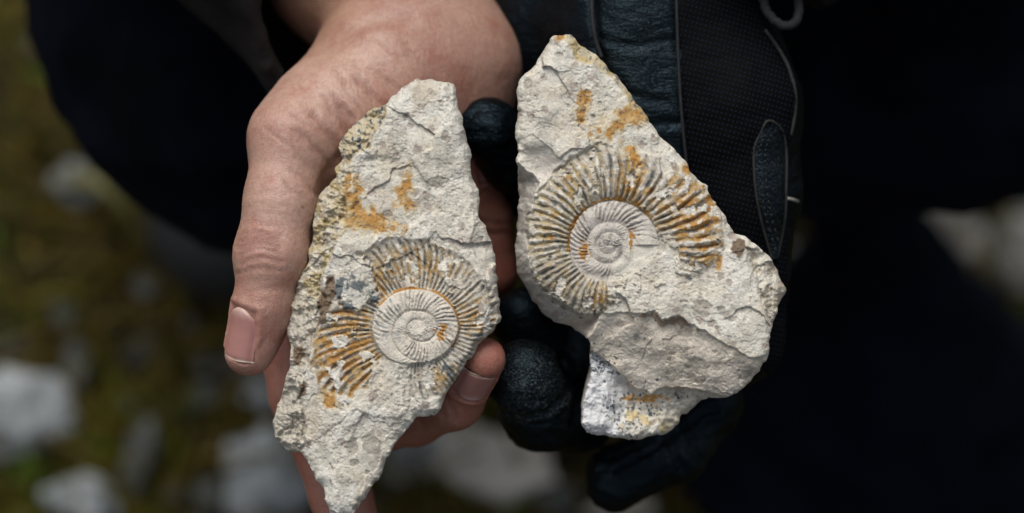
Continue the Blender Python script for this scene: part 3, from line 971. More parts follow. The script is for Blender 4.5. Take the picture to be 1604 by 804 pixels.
def height2(p, d):
    h, c, mm_ = rock_skin(p, 500)
    part = np.zeros(len(p), int)
    edge = -d
    X, Y = p.T
    cx, cy = 953, 384
    # the coil opens clockwise in the photo
    tab = [12, 14, 17, 20, 24, 29, 33, 36, 40, 48, 62, 70, 80, 100, 127, 160, 186]
    n, u, a, wid, r = spiral(p, cx, cy, tab, -1)
    ang = np.degrees(np.mod(np.arctan2(-(Y - cy), X - cx), 2 * math.pi))
    inner = n <= 2
    # outermost reach, by direction (degrees anticlockwise from the right)
    reach = 6 * fbm(mm_, 7, 3, 539) + np.interp(ang, [0, 25, 50, 70, 80, 95, 130, 180, 215, 240, 270, 300, 330, 360], [186, 184, 168, 156, 160, 160, 142, 128, 128, 122, 104, 92, 130, 186])
    r_in = np.interp(ang, [0, 45, 90, 135, 180, 225, 270, 315, 360], [80, 76, 70, 64, 61, 60, 56, 60, 80])
    u = np.where(inner, u, (r - r_in) / (reach - r_in))
    inner = (r < r_in)
    outer = (~inner) & (u < 1)
    cover = np.maximum.reduce([blob(p, 1040, 410, 30, 50) * 1.1, blob(p, 1015, 455, 60, 34) * 1.25, blob(p, 1046, 262, 16, 30, -20) * 0.85, blob(p, 1000, 490, 60, 26) * 1.2,
                               blob(p, 1090, 470, 80, 20) * 1.1])
    vis = 1 - sstep(0.45, 0.62, cover + 0.16 * fbm(mm_, 3.2, 4, 541))
    flake = sstep(0.26, 0.40, fbm(mm_, 5.0, 4, 547, 0.55) - 0.14)
    vis = vis * (1 - flake)
    om = outer * vis * sstep(1.0, 0.94, u + 0.04 * fbm(mm_, 2.5, 3, 542))
    ph = (a + 0.12 * (u - 0.2) ** 2 + 0.022 * fbm(mm_, 7, 2, 543)) * 60 / (2 * math.pi)
    rib, ramp_, _ = ribs(ph, u, mm_, 545)
    strength = (0.6 + 0.4 * sstep(-.45, .25, fbm(mm_, 5, 4, 544))) * ramp_ * sstep(0.0, 0.08, u)
    prof = np.sin(np.clip(0.12 + 0.88 * u, 0, 1) * math.pi) ** 0.8
    hout = -0.9 * sstep(.25, 0, u) + 1.1 * prof + (rib - 0.5) * 1.7 * strength + 0.18 * fbm(mm_, 1.2, 3, 546)
    left = sstep(1000, 900, X)
    hout = hout - left * 1.6 * sstep(0.55, 1.0, u)
    h = h * (1 - 0.7 * om) + om * hout + 0.8 * outer * flake * prof
    ph2 = (a - 0.25 * u + 0.03 * fbm(mm_, 4, 2, 550)) * 44 / (2 * math.pi)
    rib2, ra2, _ = ribs(ph2, u * 0.8, mm_, 553)
    rib2 = 1 - (1 - rib2) ** 1.6
    cov2 = sstep(0.42, 0.7, np.maximum(blob(p, 1005, 395, 34, 40), blob(p, 985, 430, 40, 26)) + 0.15 * fbm(mm_, 3, 3, 551))
    fill2 = sstep(0.0, 0.4, fbm(mm_, 5, 3, 554)) * 0.7
    ra2 = ra2 * (1 - fill2)
    amp2 = np.clip(wid / 30.0, 0.15, 1) * 1.3 * (1 - cov2) * ra2
    nn = np.clip(n, 0, 3)
    hin = -1.0 + 0.9 * np.sin(np.clip(u, 0, 1) * math.pi) * np.clip(wid / 28, 0.2, 1) + (rib2 - 0.5) * amp2 * sstep(0, .12, u) * sstep(1, .88, u)
    h = np.where(inner, h * 0.45 + hin + 0.4 * cov2, h)
    im = inner.astype(float)
    part[outer] = 1
    part[inner] = 2
    # hollow above the coil on the left
    hol = blob(p, 845, 255, 32, 28, 20)
    h -= 2.6 * sstep(0.15, 0.9, hol)
    # broken edge of the fossil's body chamber near the top
    # left side wall
    s1 = region(p, [(812,255),(822,262),(838,272),(844,286),(838,300),(832,330),(829,370),(828,405),(838,432),(860,458),(884,478),(915,492),(942,489),(930,520),(900,560),(760,520),(760,250)], 3.5, 560)
    h -= sstep(0, 4, s1) * 1.2 + np.clip(s1, 0, 50) * 0.42
    # front lower face, turned down and away
    s2 = region(p, [(905,492),(942,489),(1000,490),(1023,487),(1039,500),(1065,493),(1091,511),(1123,531),(1152,547),(1175,560),(1206,553),(1260,545),(1260,760),(860,760),(870,500)], 4.0, 570)
    lo2 = np.clip(s2, 0, 140)
    h -= sstep(0, 3, s2) * (0.7 + 0.9 * blob(p, 1050, 505, 40, 20)) + lo2 * 0.075 
    h += sstep(0, 30, s2) * 2.2 * fbm(mm_, 14, 2, 571)
    # underside chunk
    s3 = region(p, [(922,545),(940,558),(960,572),(984,598),(997,608),(1020,615),(1042,606),(1081,609),(1110,612),(1140,626),(1140,760),(860,760),(880,545)], 3.0, 580)
    h -= sstep(0, 4, s3) * 2.6 + np.clip(s3, 0, 90) * 0.10 * sstep(930, 1060, X)
    h += sstep(0, 8, s3) * (1.0 * fbm(mm_, 6, 4, 581, .6))
    # right crust edge
    s4 = region(p, [(1165,385),(1178,420),(1188,455),(1196,480),(1206,505),(1207,520),(1300,520),(1300,385)], 5, 590)
    h -= sstep(0, 4, s4) * 1.1 + np.clip(s4, 0, 40) * 0.10
    h += sstep(0, 6, s4) * 1.2 * fbm(mm_, 4, 4, 591, .6)
    s5 = region(p, [(880,62),(905,95),(940,110),(962,125),(985,160),(1020,190),(1100,190),(960,40),(880,40)], 4, 595)
    h -= np.clip(s5, 0, 40) * 0.13
    h -= 2.0 * np.exp(-edge * PXS / 0.8) * (0.7 + 0.8 * fbm(mm_, 3, 3, 596)) + 1.1 * np.exp(-edge * PXS / 2.6)
    # ---- pigment
    groove = 1 - rib
    main = sstep(2, -4, np.maximum(s1, s2))
    stain = np.maximum.reduce([0.9 * blob(p, 1090, 335, 62, 60), 0.75 * blob(p, 985, 290, 26, 48), 0.62 * blob(p, 1015, 310, 40, 30), 0.34 * blob(p, 900, 300, 60, 50),
                               0.36 * blob(p, 860, 370, 40, 60), 0.6 * blob(p, 938, 465, 22, 25), 0.65 * blob(p, 1110, 400, 45, 30), 0.45 * blob(p, 880, 440, 30, 30)])
    c = lerp(c, TAUPE * 1.0, om * 0.5)
    c = lerp(c, np.array([0.15, 0.12, 0.08]), om * groove * np.clip(ramp_, 0, 1) * 0.85)
    c = lerp(c, np.array([0.36, 0.25, 0.11]), om * np.clip(stain * 1.2, 0, 1) * (0.25 + 0.6 * groove) * (0.5 + 0.5 * sstep(-.4, .3, fbm(mm_, 3, 3, 608))))
    c = streaks(c, om, stain, groove, ph, u, mm_, 600)
    c = lerp(c, np.array([0.42, 0.33, 0.13]), om * left * patchy(0.55 * np.ones(len(p)), mm_, 607, 3) * groove * 0.6)
    c = lerp(c, SLATE, om * patchy(0.50 * groove * np.ones(len(p)), mm_, 602, 2.6, .08) * 0.7)
    c = lerp(c, PALE, om * (rib > .55) * sstep(0.0, 0.5, fbm(mm_, 2.5, 3, 603)) * 0.65)
    c = lerp(c, np.array([0.17, 0.15, 0.12]), om * blob(p, 880, 450, 40, 40) * 0.5)
    c = lerp(c, np.array([0.50, 0.46, 0.42]), im * 0.7)
    c = lerp(c, TAUPE * 0.7, im * (1 - rib2) * (1 - cov2) * ra2 * 0.9 * sstep(6, 14, wid))
    c = lerp(c, LIME * 1.05, im * cov2 * 0.9)
    c = lerp(c, RUST, im * patchy(0.9 * np.maximum(blob(p, 915, 393, 10, 16), 0.8 * blob(p, 990, 375, 7, 16)), mm_, 605, 1.3))
    seam = np.exp(-((r - r_in - 2) / 3.2) ** 2) * ((ang > 20) & (ang < 190))
    c = lerp(c, RUST * 0.85, patchy(0.9 * seam, mm_, 606, 3)); h -= 0.3 * seam
    for (bx, by, rx, ry, an, st) in ((990, 183, 30, 13, -12, 1.15), (1003, 170, 14, 16, 0, 1.0), (966, 200, 18, 9, -25, .9), (914, 157, 12, 12, 0, 1.1), (910, 182, 8, 14, 0, .9), (940, 210, 22, 12, 0, .55), (878, 57, 8, 5, 0, 1.0), (1075, 265, 12, 8, 40, .7), (1127, 412, 5, 10, 0, 1.1), (992, 245, 9, 22, -30, 1.2)):
        c = lerp(c, np.array([0.50, 0.38, 0.18]), patchy(1.15 * st * blob(p, bx, by, rx * 1.25, ry * 1.25, an), mm_, 610 + int(bx), 2.4, .45) * 0.7)
        m_ = 0.92 * patchy(st * blob(p, bx, by, rx, ry, an), mm_, 610 + int(bx), 2.4, .24)
        c = lerp(c, RUST * 1.1, m_); h -= 0.15 * m_
        c = lerp(c, SLATE, m_ * sstep(0.38, 0.5, fbm(mm_, 0.9, 2, 620)))
    ol = np.clip(sstep(-2, 5, s5), 0, 1)
    c = lerp(c, OLIVE * 1.25, ol * (0.5 + .5 * sstep(-.3, .3, fbm(mm_, 4, 4, 621))))
    c = lerp(c, SLATE * 1.2, ol * sstep(0.36, 0.5, fbm(mm_, 1.5, 3, 622)) * 0.7)
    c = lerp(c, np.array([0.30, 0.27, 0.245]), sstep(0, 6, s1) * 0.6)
    c = lerp(c, np.array([0.43, 0.385, 0.36]), sstep(0.2, 0.9, hol) * 0.45)
    low = sstep(0, 5, s2) * sstep(3, 0, s3)
    c = lerp(c, np.array([0.56, 0.49, 0.40]), low * 0.6)
    c = lerp(c, TAUPE * 0.9, low * patchy(0.55 * blob(p, 1050, 545, 60, 30, 20), mm_, 630, 5))
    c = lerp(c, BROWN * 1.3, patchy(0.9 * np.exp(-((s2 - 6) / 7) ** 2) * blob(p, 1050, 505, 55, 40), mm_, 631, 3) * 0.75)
    un = sstep(0, 5, s3)
    c = lerp(c, np.array([0.62, 0.63, 0.64]), un * sstep(1010, 950, X) * 0.85)
    dots, _, _, f1, _ = voro2(mm_ + 0.5 * np.stack([fbm(mm_, 1, 2, 643), fbm(mm_, 1, 2, 644)], 1), 0.85, 640)
    for (bx, by, rx, ry, an, st) in ((942, 572, 24, 16, 30, .9), (985, 640, 34, 24, -35, .85), (1020, 645, 26, 10, -30, .7), (1068, 620, 12, 4, 0, .8)):
        b_ = blob(p, bx, by, rx, ry, an)
        c = lerp(c, SLATE * 0.7, (dots < st * b_) * sstep(0.48, 0.30, f1) * 0.95)
    c = lerp(c, RUST * 1.3, un * patchy(0.62 * np.maximum(blob(p, 1020, 622, 26, 14), .8 * blob(p, 985, 615, 12, 20)), mm_, 641, 2))
    c = lerp(c, np.array([0.58, 0.46, 0.24]), un * patchy(0.6 * np.maximum(blob(p, 1000, 655, 40, 20), blob(p, 1045, 675, 22, 14)), mm_, 642, 3) * .8)
    m_ = sstep(0.3, 0.5, blob(p, 1157, 388, 11, 15, 10) + 0.2 * fbm(mm_, 1.6, 3, 650))
    c = lerp(c, BROWN, m_ * 0.9); h += 0.5 * m_ * fbm(mm_, 1.6, 3, 651)
    c = lerp(c, np.array([0.33, 0.28, 0.2]), sstep(0, 5, s4) * sstep(-0.1, 0.4, fbm(mm_, 3, 4, 652)) * 0.7)
    crack = line_dist(p + 3 * np.stack([fbm(p, 15, 3, 660), fbm(p, 15, 3, 661)], 1), [(1170,400),(1180,425),(1190,455),(1196,480),(1206,505)])
    h -= 0.8 * np.exp(-(crack * PXS / 0.35) ** 2)
    for (bx, by, rx, ry, an) in ((1099, 484, 16, 16, 20), (1130, 487, 7, 8, 0), (1148, 500, 8, 4, -20), (998, 531, 6, 7, 0), (1012, 533, 5, 6, 0), (1092, 582, 19, 22, -20), (1075, 520, 12, 11, 0), (827, 133, 7, 10, 20), (876, 86, 9, 4, 0), (970, 70, 5, 5, 0), (1165, 585, 14, 12, -30), (940, 162, 4, 4, 0), (929, 184, 4, 4, 0), (1123, 514, 4, 3, 0)):
        m_ = sstep(0.32, 0.5, blob(p, bx, by, rx, ry, an) + 0.2 * fbm(mm_, 1.8, 3, 670))
        c = lerp(c, TAUPE * 0.9, m_ * 0.75); h -= 0.25 * m_
    return h, c, part

FOSSILS = "split halves of one ammonite nodule held up side by side"
make_rock("fossil_rock", OUT1, height1, "pale limestone shard with spiral ammonite, narrow pointed lower end, resting in the bare hand", FOSSILS,
          lambda q: np.full(len(q), -27.0), 21)
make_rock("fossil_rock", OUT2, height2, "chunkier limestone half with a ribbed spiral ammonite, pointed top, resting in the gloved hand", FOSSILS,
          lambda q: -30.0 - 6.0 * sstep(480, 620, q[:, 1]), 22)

# ------------------------------------------------------------------ bare hand
def nrmz(v):
    v = np.asarray(v, float); return v / np.linalg.norm(v)

thumb = union(3.5,
    Cone(P(505, 190, -24), P(458, 218, -15), 15.0, 11.6),
    Cone(P(458, 218, -15), P(440, 312, -11), 11.4, 9.7),
    Cone(P(440, 312, -11), P(424, 398, -9), 9.7, 9.9),
    Cone(P(424, 398, -9), P(411, 478, -9), 9.6, 7.6),
    Cone(P(411, 478, -9), P(387, 553, -10), 7.6, 6.1),
    Ell(P(407, 513, -11), (7.0, 12.5, 6.5), [nrmz([0.96, -0.26, 0]), nrmz([0.26, 0.96, 0]), [0, 0, 1]]))
palm = union(14.0,
    Cone(P(585, 148, -38), P(478, 215, -26), 21.0, 13.0),
    Cone(P(610, 125, -44), P(520, 230, -36), 20.0, 17.0),
    Cone(P(720, 100, -52), P(690, 300, -56), 19.0, 15.0),
    Cone(P(640, 60, -52), P(600, 330, -62), 20.0, 14.0),
    Cone(P(560, 250, -52), P(440, 420, -50), 17.0, 10.5),
    Ell(P(600, 400, -60), (28, 22, 9)))
forearm = union(12.0, Cone(P(650, 50, -60), P(556, -60, -68), 21.0, 25.5), Cone(P(694, 60, -60), P(622, -90, -64), 16.5, 20.0), Cone(P(556, -60, -68), P(400, -420, -62), 25.5, 36.0))
index_f = chain([P(430, 420, -48), P(475, 620, -44), P(535, 780, -42), P(585, 905, -38)], [10.8, 9.4, 8.6, 7.0])
middle_f = union(3.0, Cone(P(520, 460, -56), P(600, 655, -48), 10.2, 9.4), Cone(P(600, 655, -48), P(650, 650, -40), 9.4, 8.6),
    Cone(P(650, 650, -40), P(712, 628, -27), 8.6, 7.9), Cone(P(712, 628, -27), P(757, 563, -13), 7.8, 6.3))
ring_f = chain([P(600, 470, -60), P(690, 560, -56), P(735, 500, -46), P(700, 440, -42)], [9.8, 8.8, 7.6, 6.6])
little_f = union(2.5, Cone(P(670, 440, -66), P(766, 425, -64), 9.0, 8.2), Cone(P(766, 425, -64), P(763, 330, -57), 8.2, 7.4), Cone(P(763, 330, -57), P(738, 246, -48), 7.3, 5.9))

def hand_f(p):
    d = smin(palm(p), forearm(p), 5.0)
    d = smin(d, thumb(p), 9.0)
    for f, k in ((index_f, 7.0), (middle_f, 6.0), (ring_f, 4.0), (little_f, 4.0)):
        d = smin(d, f(p), k)
    return d

HV, HF = surface(hand_f, (-125, -90, -105), (25, 160, 12), 1.4, refine=1)

class Nail:
    def __init__(s, centre, along, normal, length, width, f):
        s.c = np.asarray(centre, float); s.l = nrmz(along)
        n = np.asarray(normal, float); n = nrmz(n - s.l * (n @ s.l))
        s.n = n; s.w = np.cross(s.l, n); s.len, s.wid, s.f = length, width, f
    def uv(s, p):
        q = p - s.c
        return (q @ s.l) / (s.len / 2), (q @ s.w) / (s.wid / 2), q @ s.n
    def build(s, parent, name="fingernail"):
        nu, nv = 34, 26
        a = np.linspace(-1, 1, nu); b = np.linspace(-1, 1, nv)
        A, B = np.meshgrid(a, b, indexing='ij')
        half = 0.5 * s.wid * (np.sqrt(1 - 0.72 * np.clip((-A - 0.35) / 0.65, 0, 1) ** 2.2) - 0.04 * A)
        al = A * s.len / 2
        al = al - (A < 0) * (-A) * 0.10 * s.len * B ** 2 * -1 - (A > 0) * A * 0.07 * s.len * np.abs(B) ** 2.2
        p0 = s.c + al[..., None] * s.l + (B * half)[..., None] * s.w
        p = (p0 + s.n * 9).reshape(-1, 3)
        for _ in range(30):
            p = p - s.n * np.clip(s.f(p), -1, 3)[:, None] * 0.8
        p = p.reshape(nu, nv, 3)
        # a nail is flatter than the finger: pull towards a shallow arch
        hgt = (p - s.c) @ s.n
        top = hgt[:, nv // 2][:, None]
        arch = top - 0.42 * s.wid * 0.5 * np.abs(B) ** 2.2
        hh = 0.5 * hgt + 0.5 * np.maximum(hgt, arch)
        lift = 0.22 - 0.85 * sstep(0.80, 1.0, np.abs(B)) - 0.9 * sstep(-0.82, -1.0, A) - 0.25 * sstep(0.85, 1.0, A)
        hh = hh + lift
        p = p + ((hh - hgt))[..., None] * s.n
        pink = np.array([0.32, 0.155, 0.135])
        c = np.tile(pink, (nu * nv, 1))
        Af, Bf = A.ravel(), B.ravel()
        c = lerp(c, np.array([0.47, 0.32, 0.28]), sstep(-0.45, -0.80, Af + 0.25 * Bf ** 2) * 0.9)
        c = lerp(c, np.array([0.46, 0.36, 0.29]), sstep(0.90, 0.95, Af + 0.02 * np.sin(9 * Bf)) * 0.8)
        top_ = p.reshape(-1, 3)
        under = top_ - s.n * 0.55
        V = np.concatenate([top_, under]); n0 = nu * nv
        i, j = np.meshgrid(np.arange(nu - 1), np.arange(nv - 1), indexing='ij')
        q = np.stack([i * nv + j, (i + 1) * nv + j, (i + 1) * nv + j + 1, i * nv + j + 1], -1).reshape(-1, 4)
        fn = np.cross(V[q[0, 1]] - V[q[0, 0]], V[q[0, 3]] - V[q[0, 0]])
        if fn @ s.n < 0:
            q = q[:, ::-1]
        ring = [k * nv for k in range(nu)] + [(nu - 1) * nv + k for k in range(1, nv)] + [k * nv + nv - 1 for k in range(nu - 2, -1, -1)] + list(range(nv - 2, 0, -1))
        ring = np.array(ring)
        sd = np.stack([ring, np.roll(ring, -1), np.roll(ring, -1) + n0, ring + n0], 1)
        return mesh_obj(name, V, np.concatenate([q, q[:, ::-1] + n0, sd]), M_NAIL, parent, col=np.concatenate([c, c]))

n_thumb = Nail(P(377, 523, -5), P(364, 565, -9) - P(392, 484, -9), (-0.70, -0.05, 0.70), 15.0, 9.8, hand_f)
n_mid = Nail(P(742, 598, -14), P(760, 562, -10) - P(722, 626, -22), (0.42, -0.45, 0.80), 11.0, 9.6, hand_f)
n_lit = Nail(P(752, 262, -46), P(736, 232, -49) - P(762, 300, -53), (0.65, 0.10, 0.70), 9.4, 7.4, hand_f)

def finish_hand():
    V = HV.copy()
    nr = grad(hand_f, V, 0.4)
    px = to_px(V)
    face = sstep(-0.1, 0.35, nr[:, 2])
    disp = 0.10 * fbm(V, 9, 3, 31) + 0.05 * fbm(V, 2.5, 3, 32)
    wv = np.stack([fbm(V, 7, 3, 33), fbm(V, 7, 3, 34)], 1)
    q = px + 5 * wv
    def crease(pts, depth, width, cond=None):
        d = line_dist(q, pts) * PXS
        t = depth * np.exp(-(d / width) ** 2) * face
        return t if cond is None else t * cond
    near = sstep(-34, -28, V[:, 2])
    # knuckle of the thumb
    for k, (y0, dp) in enumerate(((352, .2), (364, .32), (374, .5), (385, .65), (395, .55), (406, .4), (420, .25))):
        bow = 7 * math.sin(k * 1.3)
        disp -= crease([(372, y0 + 6), (392, y0 - 2 + bow * .4), (414, y0 - 3 + bow * .3), (440, y0 + 4)], dp, 0.8, near)
    for y0, dp in ((300, .12), (322, .12), (455, .12), (335, .1)):
        disp -= crease([(385, y0 + 4), (410, y0), (450, y0 + 3)], dp, 0.7, near)
    # folds where the thumb's ball meets wrist and palm
    for pts, dp, wd in (([(520,150),(545,190),(560,230),(556,262)], .45, 1.1), ([(494,178),(522,218),(540,250)], .40, 1.0), ([(470,205),(500,238),(527,262)], .28, .9),
                        ([(560,120),(590,150),(612,170)], .32, 1.0), ([(500,300),(512,270),(530,250)], .6, 1.3), ([(535,165),(562,205),(574,240)], .35, .9), ([(505,150),(536,196),(552,222)], .35, .9), ([(455,265),(480,285),(500,312)], .2, .8),
                        ([(500,88),(540,58),(580,34),(640,24)], .5, 2.2), ([(590,60),(640,95),(690,150)], .35, 1.4), ([(640,70),(670,110),(690,140)], .3, 1.1),
                        ([(560,100),(600,120),(640,150)], .25, .9), ([(440,160),(470,190),(500,205)], .15, .8), ([(530,110),(548,150),(575,190),(590,215)], .22, .8), ([(420,200),(450,228),(480,262)], .16, .7)):
        disp -= 1.5 * crease(pts, dp, wd)
    for k in range(30):
        x0, y0 = 440 + 130 * rng.random(), 110 + 200 * rng.random()
        a = math.radians(40 + 30 * rng.random()); L = 15 + 25 * rng.random()
        disp -= crease([(x0, y0), (x0 + L * math.cos(a), y0 + L * math.sin(a))], .16, .6)
    # finger joints of the fingers that curl round the edge
    for pts in ([(690,610),(712,655)], [(676,615),(698,662)], [(655,630),(668,690)], [(745,345),(800,352)], [(745,362),(800,368)]):
        disp -= crease(pts, .3, .8)
    # soft wall round each nail
    for nl, amp in ((n_thumb, .55), (n_mid, .45), (n_lit, .4)):
        a, b, z = nl.uv(V)
        e = np.maximum(np.abs(b) - 1, np.maximum(a - 1.35, -1 - a))
        rim = np.exp(-((e - 0.10) / 0.13) ** 2) * (z > -3) * (a < 0.75) * (np.abs(b) < 1.6) * (a > -1.5)
        pit = sstep(0.06, -0.12, e) * (z > -3) * (a < 1.0)
        disp += amp * rim - 0.45 * pit
    V = V + nr * disp[:, None]
    # pigment: tan skin, redder at tips, joints and the fingers, plus painted crease shade
    tan = np.array([0.345, 0.208, 0.158])
    pale = np.array([0.435, 0.290, 0.230])
    pink = np.array([0.32, 0.155, 0.120])
    red = np.array([0.265, 0.100, 0.070])
    c = np.tile(tan, (len(V), 1))
    c = lerp(c, pale, 0.8 * np.maximum(blob(px, 520, 150, 110, 80), blob(px, 440, 300, 40, 90)))
    c = lerp(c, np.array([0.30, 0.16, 0.095]), blob(px, 480, 20, 60, 60) * 0.7)
    c = lerp(c, pink, 0.75 * np.maximum.reduce([blob(px, 395, 540, 60, 70) * (V[:, 2] > -30), 0.6 * blob(px, 410, 385, 40, 30), 0.5 * blob(px, 430, 205, 40, 40), 0.6 * blob(px, 700, 120, 60, 60)]))
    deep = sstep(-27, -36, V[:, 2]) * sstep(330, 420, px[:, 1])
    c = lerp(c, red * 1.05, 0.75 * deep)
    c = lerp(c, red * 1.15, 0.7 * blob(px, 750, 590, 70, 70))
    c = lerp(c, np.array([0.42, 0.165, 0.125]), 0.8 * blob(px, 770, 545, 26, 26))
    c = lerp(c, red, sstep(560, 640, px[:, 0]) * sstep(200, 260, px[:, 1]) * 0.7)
    c = lerp(c, np.array([0.16, 0.06, 0.035]), 0.6 * sstep(0.4, 0.7, blob(px, 475, 325, 4, 4)) * (nr[:, 2] > 0))
    c = lerp(c, pink * 0.72, np.clip(-disp - 0.08, 0, 0.4) * 1.3 * (px[:, 1] > 120))  # shade of the creases put into the skin colour, following their depth
    # fewer faces where nothing can be seen: keep all, the arm is cut by the frame and sleeve
    return V, c

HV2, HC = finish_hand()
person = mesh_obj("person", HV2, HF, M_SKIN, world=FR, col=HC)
tag(person, "person crouching in dark clothes, one hand bare, one gloved, holding out two fossil rocks", "person")
tag(n_thumb.build(person), label="thumbnail of the bare hand")
n_mid.build(person)
n_lit.build(person)

# ------------------------------------------------------------------ gloved hand
g_thumb = union(6.0,
    Cone(P(1070, -40, -50), P(1138, 165, -40), 22.0, 21.0),
    Cone(P(1138, 165, -40), P(1156, 300, -40), 20.0, 17.5),
    Cone(P(1156, 300, -40), P(1160, 410, -41), 17.0, 13.4),
    Cone(P(1160, 410, -41), P(1166, 545, -42), 13.0, 11.0))
g_palm = union(12.0,
    Cone(P(985, 60, -42), P(1005, 215, -40), 21.0, 17.0),
    Cone(P(1050, 40, -48), P(1090, 260, -46), 22.0, 18.0),
    Cone(P(860, 30, -62), P(900, 260, -64), 19.0, 14.0),
    Cone(P(980, 100, -62), P(980, 380, -66), 22.0, 14.0),
    Cone(P(1060, 250, -60), P(1100, 440, -64), 18.0, 11.0),
    Cone(P(1000, 0, -58), P(1060, -330, -58), 30.0, 38.0),
    Ell(P(990, 430, -66), (26, 22, 11)))
g_index = chain([P(1105, 450, -64), P(1100, 630, -66), P(1050, 700, -62), P(962, 752, -56)], [12.0, 11.2, 10.2, 8.6])
g_middle = chain([P(985, 480, -66), P(900, 640, -58), P(850, 640, -42), P(823, 592, -31)], [12.4, 12.0, 11.8, 11.2])
g_ring = chain([P(925, 440, -68), P(860, 545, -64), P(818, 500, -55)], [12.0, 11.0, 9.6])
g_little = chain([P(890, 360, -70), P(850, 300, -62), P(800, 240, -46), P(766, 203, -36)], [11.0, 10.4, 10.2, 9.6])

def glove_f(p):
    d = g_palm(p)
    d = smin(d, g_thumb(p), 7.0)
    for f in (g_index, g_middle, g_ring, g_little):
        d = smin(d, f(p), 5.0)
    return d

GV_, GF_ = surface(glove_f, (-30, -90, -125), (110, 170, 2), 2.0, refine=1)

MESH_POLY = [(1058,-90),(1060,40),(1066,150),(1076,260),(1090,350),(1120,420),(1170,560),(1240,620),(1236,470),(1225,330),(1236,215),(1243,150),(1232,90),(1205,30),(1180,-90)]
def finish_glove():
    V = GV_.copy()
    nr = grad(glove_f, V, 0.4)
    px = to_px(V)
    st = V * np.array([0.35, 1.0, 0.6])
    r1 = 1 - np.abs(fbm(st, 7.0, 3, 41)) * 2.2
    disp = 0.5 * np.clip(r1, -1, 1) * (0.5 + 0.9 * sstep(560, 640, px[:, 1])) + 0.9 * fbm(V, 22, 2, 42) + 0.12 * fbm(V, 3, 3, 43)
    # seams: left edge of the palm leather, and the fingertip's cap
    for pts, dp, wd in (([(928,-20),(930,30),(936,70),(950,110)], 1.4, 1.2), ([(1058,-60),(1060,40),(1066,150),(1076,260),(1090,350)], 0.8, 0.9)):
        d = line_dist(px, pts) * PXS
        disp -= dp * np.exp(-(d / wd) ** 2) * sstep(0, .4, nr[:, 2])
    d = line_dist(px, [(762,622),(790,646),(822,654),(856,645),(880,622)]) * PXS
    disp -= 0.9 * np.exp(-(d / 0.7) ** 2) * (V[:, 2] > -60) * (px[:, 0] < 900)
    disp += 0.5 * np.exp(-((d - 1.6) / 0.8) ** 2) * (px[:, 0] < 900)
    # index finger: lengthwise seam and folds at its joint; creases on the other tips
    for pts, dp, wd in (([(1120,640),(1075,668),(1020,706),(965,738)], 1.1, 0.8), ([(1040,668),(1070,735)], 1.2, 1.3), ([(1062,650),(1096,715)], 1.3, 1.5), ([(1004,700),(1026,758)], 0.7, 1.2),
                        ([(880,560),(905,610),(900,660)], 1.2, 1.4), ([(722,196),(748,172),(790,170)], 0.6, 0.8), ([(950,120),(990,150),(1040,160)], 0.7, 1.2), ([(940,60),(990,75),(1055,60)], 0.5, 1.0), ([(960,180),(1010,200),(1070,190)], 0.7, 1.2)):
        dd = line_dist(px + 4 * np.stack([fbm(V, 8, 2, 47), fbm(V, 8, 2, 48)], 1), pts) * PXS
        disp += -dp * np.exp(-(dd / wd) ** 2) + 0.5 * dp * np.exp(-((dd - 1.9 * wd) / wd) ** 2)
    V = V + nr * disp[:, None]
    dust = np.maximum.reduce([1.0 * blob(px, 832, 590, 50, 48) * (V[:, 2] > -48), 0.9 * np.exp(-((d - 1.0) / 1.1) ** 2) * (px[:, 0] < 900), 0.8 * blob(px, 1050, 700, 60, 24), 0.35 * blob(px, 1000, 90, 60, 90)])
    return V, nr, px, dust

GV2, GN, GPX, GDUST = finish_glove()
glove = mesh_obj("glove", GV2, GF_, M_LEATHER, person, attrs={"dust": GDUST})
tag(glove, label="black leather and mesh glove")
inm = (-poly_sdf(GPX, MESH_POLY)[0] > 0) & (GN[:, 2] > -0.35) & (GV2[:, 2] > -75)
fm_ = inm[GF_].all(1)
uu, ff = submesh(GV2, GF_, fm_)
tag(mesh_obj("mesh_panel", GV2[uu] + GN[uu] * 0.35, ff, M_MESH, glove), label="black woven air mesh panel")

def on_glove_all(pts, lift=0.5):
    p = np.array([P(x, y, 20) for x, y in pts])
    view = p - np.array([0, 0, DIST]); view /= np.linalg.norm(view, axis=1, keepdims=True)
    for _ in range(45):
        p = p + view * np.clip(glove_f(p), -2, 6)[:, None] * 0.9
    return p + grad(glove_f, p, 0.4) * np.broadcast_to(np.asarray(lift, float), (len(p),))[:, None]

def spline(pts, n):
    A = np.asarray(pts, float); t = np.linspace(0, len(A) - 1, n); out = []
    for x in t:
        i = min(int(x), len(A) - 2); f = x - i
        p0, p1, p2, p3 = A[max(i - 1, 0)], A[i], A[i + 1], A[min(i + 2, len(A) - 1)]
        out.append(0.5 * ((2 * p1) + (-p0 + p2) * f + (2 * p0 - 5 * p1 + 4 * p2 - p3) * f * f + (-p0 + 3 * p1 - 3 * p2 + p3) * f ** 3))
    return np.array(out)

def glove_line(name, pts, r, mat, n=40, lift=0.6):
    q = on_glove_all(spline(pts, n), lift)
    V, F = tube(q, r, 8)
    return mesh_obj(name, V, F, mat, glove)

tag(glove_line("piping", [(1196,48),(1218,80),(1234,112),(1243,150),(1241,185),(1235,212)], 0.55, M_PIPING), label="worn pale piping along the glove edge")
glove_line("seam", [(930,-20),(929,20),(934,60),(944,90)], 0.6, M_CORD)
glove_line("seam", [(1058,-60),(1060,40),(1066,150),(1076,260),(1088,340)], 0.45, M_CORD)

